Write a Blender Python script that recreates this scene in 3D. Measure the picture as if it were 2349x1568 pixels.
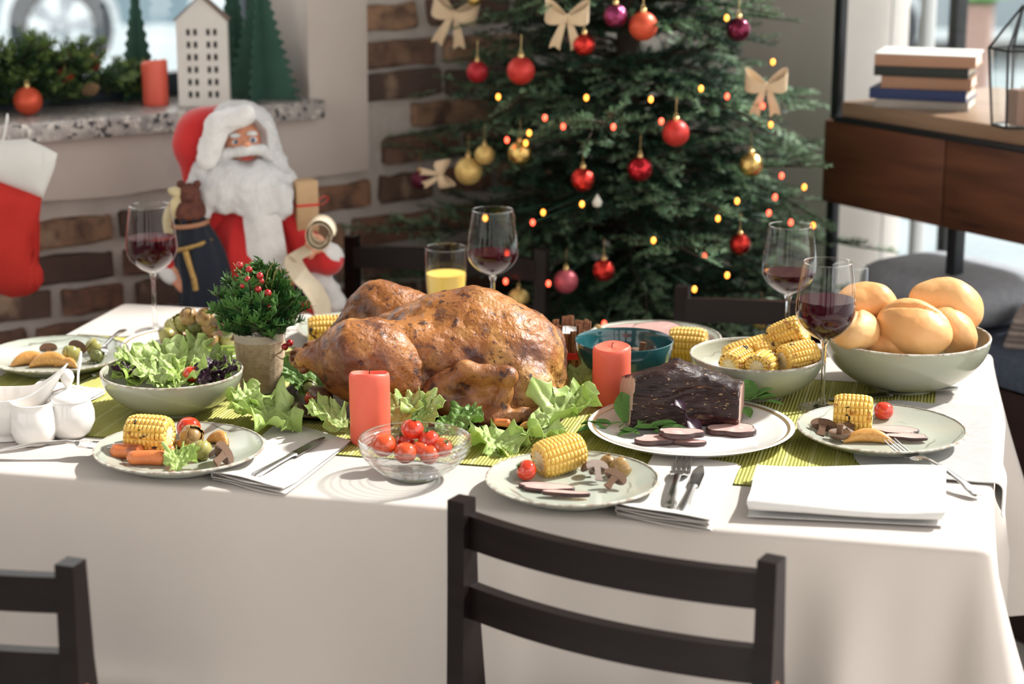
import bpy, bmesh, math, random
import numpy as np
from mathutils import Vector, Matrix, Euler
scn = bpy.context.scene
for o in list(bpy.data.objects): bpy.data.objects.remove(o)
rnd = random.Random(7)
R = math.radians
# ---------------------------------------------------------------- camera
F, CX, CY, PITCH, CAMH = 4450., 1174.5, 784., R(14.5), 1.67
cam_d = bpy.data.cameras.new('camera'); cam = bpy.data.objects.new('camera', cam_d)
scn.collection.objects.link(cam); scn.camera = cam
cam.location = (0, 0, CAMH); cam.rotation_euler = (R(90) - PITCH, 0, 0)
cam_d.sensor_width = 36; cam_d.lens = F / 2349 * 36; cam_d.clip_end = 200
cam_d.dof.use_dof = True; cam_d.dof.focus_distance = 3.08; cam_d.dof.aperture_fstop = 3.0
# ---------------------------------------------------------------- daylight and exposure
wd = bpy.data.worlds.new('world'); scn.world = wd; wd.use_nodes = True
bg = wd.node_tree.nodes['Background']; bg.inputs[0].default_value = (1.0, 0.965, 0.93, 1); bg.inputs[1].default_value = 1.42
sun_d = bpy.data.lights.new('sun', 'SUN'); sun_d.energy = 5.6; sun_d.angle = R(3.0); sun_d.color = (1.0, 0.95, 0.89)
sun = bpy.data.objects.new('sun', sun_d); scn.collection.objects.link(sun)
SUN_TO = Vector((0.82, 0.40, 0.86)).normalized()
sun.rotation_euler = SUN_TO.to_track_quat('Z', 'Y').to_euler(); sun.location = (5, 6, 6)
cy = scn.cycles; cy.use_adaptive_sampling = True; cy.adaptive_threshold = 0.04; cy.max_bounces = 6; cy.diffuse_bounces = 3; cy.glossy_bounces = 3; cy.transmission_bounces = 5; cy.transparent_max_bounces = 14; cy.caustics_reflective = False; cy.caustics_refractive = False
vs = scn.view_settings; vs.view_transform = 'Standard'; vs.look = 'None'; vs.gamma = 1; vs.exposure = 0.62; vs.use_curve_mapping = False
# ---------------------------------------------------------------- measuring helpers (photo sight lines -> points in the room)
TZ = 0.752
def ray(px, py):
    x = (px - CX) / F; y = -(py - CY) / F; c, s = math.cos(PITCH), math.sin(PITCH)
    return np.array([x, c + y * s, -s + y * c])
def T(px, py, z=TZ):
    d = ray(px, py); return Vector(d * ((z - CAMH) / d[2]) + np.array([0, 0, CAMH]))
def U(px, py, f):
    d = ray(px, py); return Vector(d * (f / d[1]) + np.array([0, 0, CAMH]))
def mpp(p): return (Vector(p) - Vector((0, 0, CAMH))).length / F      # metres per photo pixel there
# ---------------------------------------------------------------- mesh helpers
class MB:
    def __init__(s): s.v = []; s.f = []; s.m = []
    def add(s, v, f, mi=0, M=None):
        o = len(s.v)
        if M is not None: v = [M @ Vector(p) for p in v]
        s.v.extend([tuple(p) for p in v]); s.f.extend([tuple(i + o for i in q) for q in f]); s.m.extend([mi] * len(f)); return s
    def box(s, lo, hi, bev=0.0, mi=0, M=None):
        if bev <= 0:
            (a, b, c), (d, e, g) = lo, hi
            v = [(a,b,c),(d,b,c),(d,e,c),(a,e,c),(a,b,g),(d,b,g),(d,e,g),(a,e,g)]
            return s.add(v, [(0,3,2,1),(4,5,6,7),(0,1,5,4),(1,2,6,5),(2,3,7,6),(3,0,4,7)], mi, M)
        bm = bmesh.new(); bmesh.ops.create_cube(bm, size=1)
        for v in bm.verts: v.co = Vector([(lo[i] + hi[i]) / 2 + v.co[i] * (hi[i] - lo[i]) for i in range(3)])
        bmesh.ops.bevel(bm, geom=bm.edges[:], offset=bev, segments=2, profile=0.6, affect='EDGES')
        bm.verts.index_update(); v = [tuple(p.co) for p in bm.verts]; f = [[q.index for q in x.verts] for x in bm.faces]; bm.free()
        return s.add(v, f, mi, M)
    def lathe(s, prof, n=32, mi=0, M=None, fn=None):
        v = []; f = []; k = len(prof)
        for (r, z) in prof:
            for j in range(n):
                a = 2 * math.pi * j / n; rr = max(r, 1e-5); p = (rr * math.cos(a), rr * math.sin(a), z)
                v.append(fn(p, a) if fn else p)
        for i in range(k - 1):
            for j in range(n):
                j2 = (j + 1) % n; f.append((i*n+j, i*n+j2, (i+1)*n+j2, (i+1)*n+j))
        return s.add(v, f, mi, M)
    def tube(s, pts, rad, n=8, mi=0, M=None, cap=True, flat=1.0, up=None):
        pts = [Vector(p) for p in pts]; k = len(pts)
        if not hasattr(rad, '__len__'): rad = [rad] * k
        v = []; f = []; ref = None
        for i, p in enumerate(pts):
            t = (pts[min(i+1, k-1)] - pts[max(i-1, 0)]).normalized()
            if up is not None: ref = Vector(up)
            elif ref is None: ref = Vector((0,0,1)) if abs(t.z) < .9 else Vector((1,0,0))
            a = t.cross(ref).normalized(); b = a.cross(t).normalized()
            if up is None: ref = b
            for j in range(n):
                q = 2 * math.pi * j / n; v.append(p + a * math.cos(q) * rad[i] + b * math.sin(q) * rad[i] * flat)
        for i in range(k - 1):
            for j in range(n):
                j2 = (j+1) % n; f.append((i*n+j, i*n+j2, (i+1)*n+j2, (i+1)*n+j))
        if cap: f.append(tuple(range(n-1, -1, -1))); f.append(tuple((k-1)*n + j for j in range(n)))
        return s.add(v, f, mi, M)
    def grid(s, fn, nu, nv, mi=0, M=None, th=0.0, wrap=False):
        P = [[Vector(fn(i / nu, j / nv)) for j in range(nv + 1)] for i in range(nu + 1)]
        v = [p for r in P for p in r]; f = []; w = nv + 1
        for i in range(nu):
            for j in range(nv): f.append((i*w+j, (i+1)*w+j, (i+1)*w+j+1, i*w+j+1))
        if th:
            nn = []
            for i in range(nu + 1):
                for j in range(nv + 1):
                    a = P[min(i+1, nu)][j] - P[max(i-1, 0)][j]; b = P[i][min(j+1, nv)] - P[i][max(j-1, 0)]
                    c = a.cross(b); nn.append(c.normalized() if c.length > 1e-12 else Vector((0,0,1)))
            o = len(v); v = v + [p - n * th for p, n in zip(v, nn)]
            f = f + [tuple(reversed([q + o for q in x])) for x in f]
            for i in range(nu):
                f.append((i*w, i*w+o, (i+1)*w+o, (i+1)*w)); f.append(((i+1)*w+nv, (i+1)*w+nv+o, i*w+nv+o, i*w+nv))
            for j in range(nv):
                f.append((j+1, j+1+o, j+o, j)); f.append((nu*w+j, nu*w+j+o, nu*w+j+1+o, nu*w+j+1))
        return s.add(v, f, mi, M)
    def ball(s, c, r, nu=16, nv=10, mi=0, M=None, fn=None):
        if not hasattr(r, '__len__'): r = (r, r, r)
        prof = [(math.sin(math.pi*i/nv), -math.cos(math.pi*i/nv)) for i in range(nv+1)]
        m = Matrix.Translation(c) @ Matrix.Diagonal((*r, 1))
        return s.lathe(prof, nu, mi, m if M is None else M @ m, fn)
    def prism(s, pts, y0, y1, mi=0, M=None, side=None):
        n = len(pts); v = [(x, y0, z) for x, z in pts] + [(x, y1, z) for x, z in pts]
        s.add(v, [tuple(range(n)), tuple(range(2*n-1, n-1, -1))], mi, M)
        return s.add(v, [(j, j+n, (j+1) % n + n, (j+1) % n) for j in range(n)], mi if side is None else side, M)
    def mesh(s, name, mats, smooth=True, ang=40):
        me = bpy.data.meshes.new(name); me.from_pydata(s.v, [], s.f)
        if not isinstance(mats, (list, tuple)): mats = [mats]
        for m in mats: me.materials.append(m)
        if len(mats) > 1: me.polygons.foreach_set('material_index', s.m)
        me.polygons.foreach_set('use_smooth', [smooth] * len(me.polygons))
        bm = bmesh.new(); bm.from_mesh(me); bmesh.ops.recalc_face_normals(bm, faces=bm.faces[:]); bm.to_mesh(me); bm.free()
        if smooth: me.set_sharp_from_angle(angle=R(ang))
        me.update(); return me
    def build(s, name, mats, parent=None, smooth=True, ang=40): return link(name, s.mesh(name, mats, smooth, ang), parent)
def link(name, data, parent=None):
    o = bpy.data.objects.new(name, data); scn.collection.objects.link(o)
    if parent is not None: o.parent = parent
    return o
def tag(o, label=None, cat=None, group=None, kind=None):
    if label: o['label'] = label
    if cat: o['category'] = cat
    if group: o['group'] = group
    if kind: o['kind'] = kind
    return o
def thing(name, label, cat, loc=(0,0,0), rz=0.0, group=None, kind=None):
    o = link(name, None); o.location = loc; o.rotation_euler = (0, 0, rz); o.empty_display_size = .05
    return tag(o, label, cat, group, kind)
def put(o, loc, rot=(0,0,0), sc=None):
    o.location = loc; o.rotation_euler = rot
    if sc is not None: o.scale = (sc, sc, sc) if not hasattr(sc, '__len__') else sc
    return o
def dup(root, loc=None, rot=None, label=None, sc=None, group=None):
    r = root.copy(); scn.collection.objects.link(r)
    if loc is not None: r.location = loc
    if rot is not None: r.rotation_euler = rot if hasattr(rot, '__len__') else (0, 0, rot)
    if sc is not None: r.scale = (sc, sc, sc) if not hasattr(sc, '__len__') else sc
    if label: r['label'] = label
    if group: r['group'] = group
    for ch in list(root.children):
        c = ch.copy(); scn.collection.objects.link(c); c.parent = r
        for g in ch.children:
            d = g.copy(); scn.collection.objects.link(d); d.parent = c
    return r
# numpy value noise, signed-distance shapes and surface nets: used for organic bodies
def vnoise(X, Y, Z, seed=0):
    xi, yi, zi = np.floor(X).astype(np.int64), np.floor(Y).astype(np.int64), np.floor(Z).astype(np.int64)
    fx, fy, fz = X - xi, Y - yi, Z - zi
    fx, fy, fz = [t * t * (3 - 2 * t) for t in (fx, fy, fz)]
    def h(a, b, c):
        n = (a * 374761393 + b * 668265263 + c * 2147483647 + seed * 974711) & 0x7fffffff
        n = ((n ^ (n >> 13)) * 1274126177) & 0x7fffffff
        return ((n ^ (n >> 16)) & 0xffff) / 32768.0 - 1
    def L(a, b, t): return a + (b - a) * t
    return L(L(L(h(xi,yi,zi), h(xi+1,yi,zi), fx), L(h(xi,yi+1,zi), h(xi+1,yi+1,zi), fx), fy),
             L(L(h(xi,yi,zi+1), h(xi+1,yi,zi+1), fx), L(h(xi,yi+1,zi+1), h(xi+1,yi+1,zi+1), fx), fy), fz)
def fbm(X, Y, Z, s, oct=3, seed=0):
    a, r = 1., 0
    for i in range(oct): r = r + a * vnoise(X*s + 7.3*i, Y*s + 3.1*i, Z*s + 5.7*i, seed + i); s *= 2.1; a *= .5
    return r
def smin(a, b, k):
    h = np.clip(.5 + .5 * (b - a) / k, 0, 1); return b + (a - b) * h - k * h * (1 - h)
def smax(a, b, k): return -smin(-a, -b, k)
def ell(P, c, r, rot=None):
    x, y, z = P[0] - c[0], P[1] - c[1], P[2] - c[2]
    if rot is not None:
        m = np.array(Euler(rot).to_matrix().transposed())
        x, y, z = [m[i][0]*x + m[i][1]*y + m[i][2]*z for i in range(3)]
    k0 = np.sqrt((x/r[0])**2 + (y/r[1])**2 + (z/r[2])**2) + 1e-9
    k1 = np.sqrt((x/r[0]**2)**2 + (y/r[1]**2)**2 + (z/r[2]**2)**2) + 1e-9
    return k0 * (k0 - 1) / k1
def cap(P, a, b, ra, rb):
    a, b = np.array(a), np.array(b); d = b - a; L = (d**2).sum()
    x, y, z = P[0]-a[0], P[1]-a[1], P[2]-a[2]
    t = np.clip((x*d[0] + y*d[1] + z*d[2]) / L, 0, 1)
    return np.sqrt((x-t*d[0])**2 + (y-t*d[1])**2 + (z-t*d[2])**2) - (ra + (rb - ra) * t)
def surfnet(f, lo, hi, h):
    ax = [np.arange(lo[i], hi[i] + h, h) for i in range(3)]
    P = np.meshgrid(*ax, indexing='ij'); V = f(P); S = V < 0; n = V.shape
    def sub(A, o): return A[o[0]:n[0]-1+o[0], o[1]:n[1]-1+o[1], o[2]:n[2]-1+o[2]]
    cs = [(i,j,k) for i in (0,1) for j in (0,1) for k in (0,1)]
    cnt = sum(sub(S, c).astype(int) for c in cs); act = (cnt > 0) & (cnt < 8)
    acc = np.zeros(act.shape + (3,)); num = np.zeros(act.shape)
    for a in cs:
        for d in range(3):
            if a[d]: continue
            b = list(a); b[d] = 1
            va, vb = sub(V, a), sub(V, b); cr = (va < 0) != (vb < 0)
            t = np.where(cr, va / np.where(cr, va - vb, 1), 0)
            for e in range(3): acc[..., e] += np.where(cr, a[e] + (t if e == d else 0), 0)
            num += cr
    idx = -np.ones(act.shape, int); idx[act] = np.arange(act.sum())
    I = np.argwhere(act); pos = (I + acc[act] / num[act][:, None]) * h + np.array([ax[i][0] for i in range(3)])
    quads = []
    for d in range(3):
        e1, e2 = (d+1) % 3, (d+2) % 3
        s0 = [slice(None)]*3; s1 = [slice(None)]*3; s0[d] = slice(0, -1); s1[d] = slice(1, None)
        A, B = S[tuple(s0)], S[tuple(s1)]; E = np.argwhere(A != B)
        ok = (E[:, e1] >= 1) & (E[:, e2] >= 1) & (E[:, e1] < n[e1]-1) & (E[:, e2] < n[e2]-1); E = E[ok]
        q = []
        for o1, o2 in ((0,0), (-1,0), (-1,-1), (0,-1)):
            G = E.copy(); G[:, e1] += o1; G[:, e2] += o2; q.append(idx[G[:,0], G[:,1], G[:,2]])
        q = np.stack(q, 1); ins = A[tuple(E.T)]; q[ins] = q[ins]; q[~ins] = q[~ins][:, ::-1]; quads.append(q)
    return pos, np.concatenate(quads)
def net(name, f, lo, hi, h, mats, parent=None, pick=None):
    v, q = surfnet(f, lo, hi, h); mb = MB(); mb.v = [tuple(p) for p in v]; mb.f = [tuple(int(i) for i in x) for x in q]
    if pick is None: mb.m = [0] * len(mb.f)
    else:
        a, b, c, d = [v[q[:, i]] for i in range(4)]; nn = np.cross(c - a, d - b); nn /= np.linalg.norm(nn, axis=1)[:, None] + 1e-12
        mb.m = list(pick((a+b+c+d)/4, nn).astype(int))
    return mb.build(name, mats, parent, True, 60)
# ---------------------------------------------------------------- materials
def pm(name, c1, c2=None, scale=6., rough=.5, bump=0., bscale=80., bdist=.002, metal=0., coat=0., sss=0., ssc=None, trans=0., ior=1.45,
       emis=None, estr=0., spots=None, stretch=(1,1,1), lo=.35, hi=.65, detail=5., spec=.5, objrand=None, sheen=0., rough2=None, sscale=.01):
    m = bpy.data.materials.new(name); m.use_nodes = True; nt = m.node_tree; b = nt.nodes['Principled BSDF']
    N = lambda t: nt.nodes.new(t); K = nt.links.new
    col = lambda c: (c[0], c[1], c[2], 1)
    b.inputs['Base Color'].default_value = col(c1); b.inputs['Roughness'].default_value = rough; b.inputs['Metallic'].default_value = metal
    b.inputs['IOR'].default_value = ior; b.inputs['Transmission Weight'].default_value = trans; b.inputs['Coat Weight'].default_value = coat
    b.inputs['Coat Roughness'].default_value = .08; b.inputs['Specular IOR Level'].default_value = spec; b.inputs['Sheen Weight'].default_value = sheen
    if sss: b.inputs['Subsurface Weight'].default_value = sss; b.inputs['Subsurface Radius'].default_value = ssc or (1,.4,.2); b.inputs['Subsurface Scale'].default_value = sscale
    if emis: b.inputs['Emission Color'].default_value = col(emis); b.inputs['Emission Strength'].default_value = estr
    tc = N('ShaderNodeTexCoord'); mp = N('ShaderNodeMapping'); mp.inputs['Scale'].default_value = stretch; K(tc.outputs['Object'], mp.inputs[0])
    if objrand:
        oi = N('ShaderNodeObjectInfo'); ad = N('ShaderNodeVectorMath'); ad.operation = 'ADD'
        ml = N('ShaderNodeMath'); ml.operation = 'MULTIPLY'; ml.inputs[1].default_value = 40; K(oi.outputs['Random'], ml.inputs[0])
        K(mp.outputs[0], ad.inputs[0]); K(ml.outputs[0], ad.inputs[1]); vec = ad.outputs[0]
    else: vec = mp.outputs[0]
    out = None
    def mix(fac, a, c):
        x = N('ShaderNodeMix'); x.data_type = 'RGBA'; K(fac, x.inputs[0])
        if hasattr(a, 'is_linked'): K(a, x.inputs[6])
        else: x.inputs[6].default_value = col(a)
        if hasattr(c, 'is_linked'): K(c, x.inputs[7])
        else: x.inputs[7].default_value = col(c)
        return x.outputs[2]
    def ns(s, d=detail, lo=lo, hi=hi):
        t = N('ShaderNodeTexNoise'); t.inputs['Scale'].default_value = s; t.inputs['Detail'].default_value = d; K(vec, t.inputs['Vector'])
        r = N('ShaderNodeMapRange'); r.inputs[1].default_value = lo; r.inputs[2].default_value = hi; K(t.outputs[0], r.inputs[0]); return r.outputs[0]
    if isinstance(objrand, (list, tuple)):
        rp = N('ShaderNodeValToRGB'); e = rp.color_ramp.elements
        e[0].color = col(objrand[0]); e[1].color = col(objrand[-1])
        for i, c in enumerate(objrand[1:-1]): x = e.new((i+1)/(len(objrand)-1)); x.color = col(c)
        K(oi.outputs['Random'], rp.inputs[0]); c1 = rp.outputs[0]; out = c1
    if c2 is not None: out = mix(ns(scale), c1, c2)
    for sp in (spots or []):
        out = mix(ns(sp[1], 4., sp[2], sp[2] + sp[3]), out if out is not None else c1, sp[0])
    if out is not None: K(out, b.inputs['Base Color'])
    if rough2 is not None:
        r = N('ShaderNodeMapRange'); K(ns(scale*1.7), r.inputs[0]); r.inputs[3].default_value = rough; r.inputs[4].default_value = rough2; K(r.outputs[0], b.inputs['Roughness'])
    if bump:
        t = N('ShaderNodeTexNoise'); t.inputs['Scale'].default_value = bscale; t.inputs['Detail'].default_value = 5; K(vec, t.inputs['Vector'])
        bp = N('ShaderNodeBump'); bp.inputs['Strength'].default_value = bump; bp.inputs['Distance'].default_value = bdist; K(t.outputs[0], bp.inputs['Height']); K(bp.outputs[0], b.inputs['Normal'])
    m['b'] = b.name; return m
def band(m, kind='BANDS', axis='X', scale=50., c=(0,0,0), lo=.8, hi=.95, dist=0., bump=0., bdist=.001, mask=None, prof='SIN', flip=False):
    """adds woven ribs or brush rings (pigment and relief of the thing itself)"""
    nt = m.node_tree; b = nt.nodes['Principled BSDF']; N = lambda t: nt.nodes.new(t); K = nt.links.new
    tc = N('ShaderNodeTexCoord'); w = N('ShaderNodeTexWave'); w.wave_type = kind; w.wave_profile = prof
    if kind == 'BANDS': w.bands_direction = axis
    else: w.rings_direction = axis
    w.inputs['Scale'].default_value = scale; w.inputs['Distortion'].default_value = dist; w.inputs['Detail'].default_value = 3; w.inputs['Detail Scale'].default_value = 1.5
    K(tc.outputs['Object'], w.inputs['Vector'])
    r = N('ShaderNodeMapRange'); r.inputs[1].default_value = lo; r.inputs[2].default_value = hi; K(w.outputs[1], r.inputs[0]); fac = r.outputs[0]
    if mask:
        t = N('ShaderNodeTexNoise'); t.inputs['Scale'].default_value = mask[0]; K(tc.outputs['Object'], t.inputs['Vector'])
        q = N('ShaderNodeMapRange'); q.inputs[1].default_value = mask[1]; q.inputs[2].default_value = mask[2]; K(t.outputs[0], q.inputs[0])
        ml = N('ShaderNodeMath'); ml.operation = 'MULTIPLY'; K(fac, ml.inputs[0]); K(q.outputs[0], ml.inputs[1]); fac = ml.outputs[0]
    x = N('ShaderNodeMix'); x.data_type = 'RGBA'; K(fac, x.inputs[0]); x.inputs[7].default_value = (*c, 1)
    bc = b.inputs['Base Color']
    if bc.is_linked: K(bc.links[0].from_socket, x.inputs[6])
    else: x.inputs[6].default_value = bc.default_value
    K(x.outputs[2], bc)
    if bump:
        bp = N('ShaderNodeBump'); bp.inputs['Strength'].default_value = bump; bp.inputs['Distance'].default_value = bdist; K(w.outputs[1], bp.inputs['Height'])
        bp.invert = flip
        if b.inputs['Normal'].is_linked: K(b.inputs['Normal'].links[0].from_socket, bp.inputs['Normal'])
        K(bp.outputs[0], b.inputs['Normal'])
    return m
def thin_glass(name, tint=(1,1,1), f0=.045, rough=.0, power=4.0, top=.85):
    """thin clear pane or vessel wall: transparent with a Fresnel-like sheen"""
    m = bpy.data.materials.new(name); m.use_nodes = True; nt = m.node_tree; nt.nodes.clear(); N = lambda t: nt.nodes.new(t); K = nt.links.new
    o = N('ShaderNodeOutputMaterial'); x = N('ShaderNodeMixShader'); t = N('ShaderNodeBsdfTransparent'); g = N('ShaderNodeBsdfGlossy'); l = N('ShaderNodeLayerWeight')
    t.inputs[0].default_value = (*tint, 1); g.inputs[0].default_value = (1,1,1,1); g.inputs[1].default_value = rough; l.inputs[0].default_value = .5
    pw = N('ShaderNodeMath'); pw.operation = 'POWER'; pw.inputs[1].default_value = power; K(l.outputs['Facing'], pw.inputs[0])
    mr = N('ShaderNodeMapRange'); mr.inputs[3].default_value = f0; mr.inputs[4].default_value = top; K(pw.outputs[0], mr.inputs[0])
    K(mr.outputs[0], x.inputs[0]); K(t.outputs[0], x.inputs[1]); K(g.outputs[0], x.inputs[2]); K(x.outputs[0], o.inputs[0]); return m
def trl(m, w=.35):
    """thin leaves and cloth: let some light through"""
    nt = m.node_tree; b = nt.nodes['Principled BSDF']; o = [n for n in nt.nodes if n.type == 'OUTPUT_MATERIAL'][0]
    t = nt.nodes.new('ShaderNodeBsdfTranslucent'); x = nt.nodes.new('ShaderNodeMixShader'); x.inputs[0].default_value = w
    bc = b.inputs['Base Color']
    if bc.is_linked: nt.links.new(bc.links[0].from_socket, t.inputs[0])
    else: t.inputs[0].default_value = bc.default_value
    nt.links.new(b.outputs[0], x.inputs[1]); nt.links.new(t.outputs[0], x.inputs[2]); nt.links.new(x.outputs[0], o.inputs[0]); return m
# ================================================================ THE SETTING
class Frame:
    """a wall: local x along the wall, y into the wall (away from the room), z up"""
    def __init__(s, o, ang): s.o = Vector(o); s.a = ang; s.M = Matrix.Translation(s.o) @ Matrix.Rotation(ang, 4, 'Z'); s.I = s.M.inverted()
    def at(s, px, py, w=0.0):
        c = s.I @ Vector((0, 0, CAMH)); d = s.I.to_3x3() @ Vector(ray(px, py)); return c + d * ((w - c.y) / d.y)
WA = Frame((-.997, 4.25, 0), R(33.7)); WB = Frame((.63, 5.335, 0), R(-56.3))
m_mortar = pm('mortar', (.66,.61,.56), (.54,.49,.44), 9, .9, .6, 60, .006)
m_plaster = pm('plaster', (.64,.565,.51), (.56,.49,.44), 3, .8, .25, 40, .002, spots=[((.42,.38,.35), 2.3, .6, .12)])
m_brick = pm('brick', (.15,.07,.045), (.11,.066,.05), 22, .85, .7, 70, .004, objrand=[(.34,.18,.105),(.16,.09,.068),(.42,.25,.15),(.075,.052,.048),(.26,.13,.085),(.10,.065,.055)], lo=.42, hi=.68,
             spots=[((.36,.25,.17), 9, .60, .12)])
m_concrete = pm('pier_plaster', (.80,.76,.72), (.73,.69,.65), 4, .85, .3, 50, .002, spots=[((.33,.31,.29), 14, .68, .05)])
m_floor = pm('floor_tile', (.58,.56,.53), (.52,.50,.47), 4, .35)
m_strip = pm('floor_joint', (.25,.26,.28), rough=.5)
m_black = pm('black_steel', (.012,.014,.018), rough=.45)
m_granite = pm('granite', (.50,.46,.43), (.30,.27,.26), 40, .35, spots=[((.04,.04,.045), 75, .56, .05), ((.72,.67,.62), 60, .6, .06)])
m_pane = thin_glass('window_glass', (.97,.985,.99))
m_frame = pm('window_frame_paint', (.03,.045,.06), rough=.4)
fl = MB(); fl.box((-3.2, -2.6, -.06), (3.4, 6.0, 0)); floor = tag(fl.build('floor', m_floor), kind='structure', label='pale stone tile floor under the table')
st = MB(); st.box((.55, 2.30, 0.0), (3.4, 2.335, .003)); tag(st.build('joint', m_strip, floor))
gr = MB(); gr.box((-30, -4, -.30), (40, 70, -.10)); tag(gr.build('ground', pm('pavement', (.25,.29,.31), (.20,.24,.26), 1.2, .8)), kind='structure', label='bright pavement outside the windows')
cg = MB(); cg.prism([(.63,5.335),(2.63,2.34),(2.63,-2.5),(-2.6,-2.5),(-2.33,3.36)], -3.62, -3.7, 0, Matrix(((1,0,0,0),(0,0,1,0),(0,-1,0,0),(0,0,0,1)))); tag(cg.build('ceiling', pm('ceiling_paint', (.42,.40,.38), rough=.9)), kind='structure', label='plain unseen ceiling added above the room to block top light')  # unseen ceiling added to cut light from above; dim tone lowers the fill
m_wallp = pm('wall_paint', (.34,.31,.29), rough=.9)  # dim tone for the unseen walls, set to lower the fill light
bw = MB()
for x0, x1, z0, z1 in ((-2.6,-2.1,0,3.62),(-.8,-.3,0,3.62),(1.0,1.4,0,3.62),(2.4,2.63,0,3.62),(-2.1,2.4,0,.6),(-2.1,2.4,3.1,3.62)): bw.box((x0, -2.6, z0), (x1, -2.4, z1))
tag(bw.build('wall_back', m_wallp, None, False), kind='structure', label='plain unseen wall with tall windows behind the camera, added to shape light and reflections')  # unseen wall added to cut camera-side light and give window-shaped reflections
bw = MB()
for y0, y1, z0, z1 in ((-2.4,-1.2,0,3.62),(2.3,3.3,0,3.62),(-1.2,2.3,0,.7),(-1.2,2.3,3.1,3.62)): bw.box((-2.8, y0, z0), (-2.6, y1, z1))
tag(bw.build('wall_side', m_wallp, None, False), kind='structure', label='plain unseen side wall with a wide window, added to shape the light')  # unseen side wall added to narrow the light from the left
# --- wall with the granite sill
u835 = WA.at(835, 300).x; u700 = WA.at(702, 120).x; zb = (WA.at(90, 463).z + WA.at(835, 385).z) / 2
SILLW = -.06; zs = WA.at(400, 257, SILLW).z; RB = .24; WTOP = 3.62; UL = -1.6; UR = 1.95
wall_a = tag(link('wall_left', None), kind='structure', label='old brown brick wall with a plastered window surround'); wall_a.location = WA.o; wall_a.rotation_euler = (0, 0, WA.a)
w = MB(); w.box((UL, .012, 0), (u700, .4, zs - .045)); w.box((u700, .012, 0), (UR + .3, .4, WTOP)); w.box((UL, .012, 2.3), (u700, .4, WTOP)); w.build('mortar_bed', m_mortar, wall_a, False)
p = MB()
def rag(n, x0, x1, z):   # ragged lower plaster edge
    return [(x0 + (x1 - x0) * i / n, z + rnd.uniform(-.006, .006)) for i in range(n + 1)]
p.prism(rag(26, UL, u835, zb) + [(u835, zs - .005), (UL, zs - .005)], -.022, .012)
p.prism([(u700, zs - .005), (u835, zs - .005), (u835 + .004, 1.5), (u835 - .003, 2.0), (u835, WTOP), (u700, WTOP)], -.022, .012)
p.box((UL, -.022, 2.3), (u700, .012, WTOP)); p.box((u700, .0121, zs - .02), (u700 + .01, RB + .02, 2.3))
p.box((u700 - .006, -.0221, zs), (u700 + .001, RB, 2.3)); p.box((UL, -.0221, 2.295), (u700, RB, 2.301)); p.build('plaster_surround', m_plaster, wall_a, False)
bv = []
for k in range(7):
    bm = bmesh.new(); bmesh.ops.create_cube(bm, size=1)
    for q in bm.verts: q.co = Vector((q.co.x * .232, q.co.y * .03, q.co.z * .062))
    bmesh.ops.subdivide_edges(bm, edges=[e for e in bm.edges if abs(e.verts[0].co.x - e.verts[1].co.x) > .1], cuts=3)
    bmesh.ops.bevel(bm, geom=[e for e in bm.edges if e.is_boundary or e.calc_face_angle(0) > .5], offset=.006, segments=1, affect='EDGES')
    for q in bm.verts: q.co += Vector((rnd.uniform(-.006, .006), rnd.uniform(-.003, .004), rnd.uniform(-.0045, .0045)))
    me = bpy.data.meshes.new('brick'); bm.to_mesh(me); bm.free(); me.materials.append(m_brick); bv.append(me)
row = 0; z = .40; PIT = .0868
uE = WA.at(1230, 400).x
while z < 1.72:
    u = -.62 + (.128 if row % 2 else 0) + rnd.uniform(-.02, .02)
    while u < uE:
        L = rnd.choice([1, 1, 1, .96, .9, .62]); c = u + .232 * L / 2
        if c + .116 * L < u835 and z > zb + .045: u += .232 * L + .022; continue
        if not (c < u835 + .02 and z > zb + .01):
            o = link('brick', rnd.choice(bv), wall_a); o.location = (c, .006 + rnd.uniform(-.004, .003), z + .012 * math.sin(u * 2.1 + row)); o.scale = (L, 1, rnd.uniform(.93, 1.06)); o.rotation_euler = (0, R(rnd.uniform(-1.3, 1.3)), R(180 * rnd.randint(0, 1)))
        u += .232 * L + rnd.uniform(.022, .034)
    z += PIT; row += 1
uS = WA.at(746, 240, SILLW).x
s = MB(); s.box((UL, SILLW, zs - .044), (uS, RB + .03, zs), .006); sill = s.build('trim_1', m_granite, None, True); sill.location = WA.o; sill.rotation_euler = (0, 0, WA.a); tag(sill, kind='structure', label='speckled granite window sill')
win = tag(link('window_1', None), kind='structure', label='left window with dark frame'); win.location = WA.o; win.rotation_euler = (0, 0, WA.a)
f = MB(); f.box((UL, RB - .04, zs), (u700 - .007, RB + .02, zs + .055), .004); f.box((u700 - .055, RB - .04, zs + .055), (u700 - .007, RB + .02, 2.29), .004); f.box((UL, RB - .04, 2.24), (u700 - .055, RB + .02, 2.29), .004); f.build('window_frame', m_frame, win)
f = MB(); f.box((UL, RB - .012, zs + .05), (u700 - .05, RB - .006, 2.25)); f.build('pane', m_pane, win, False)
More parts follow.
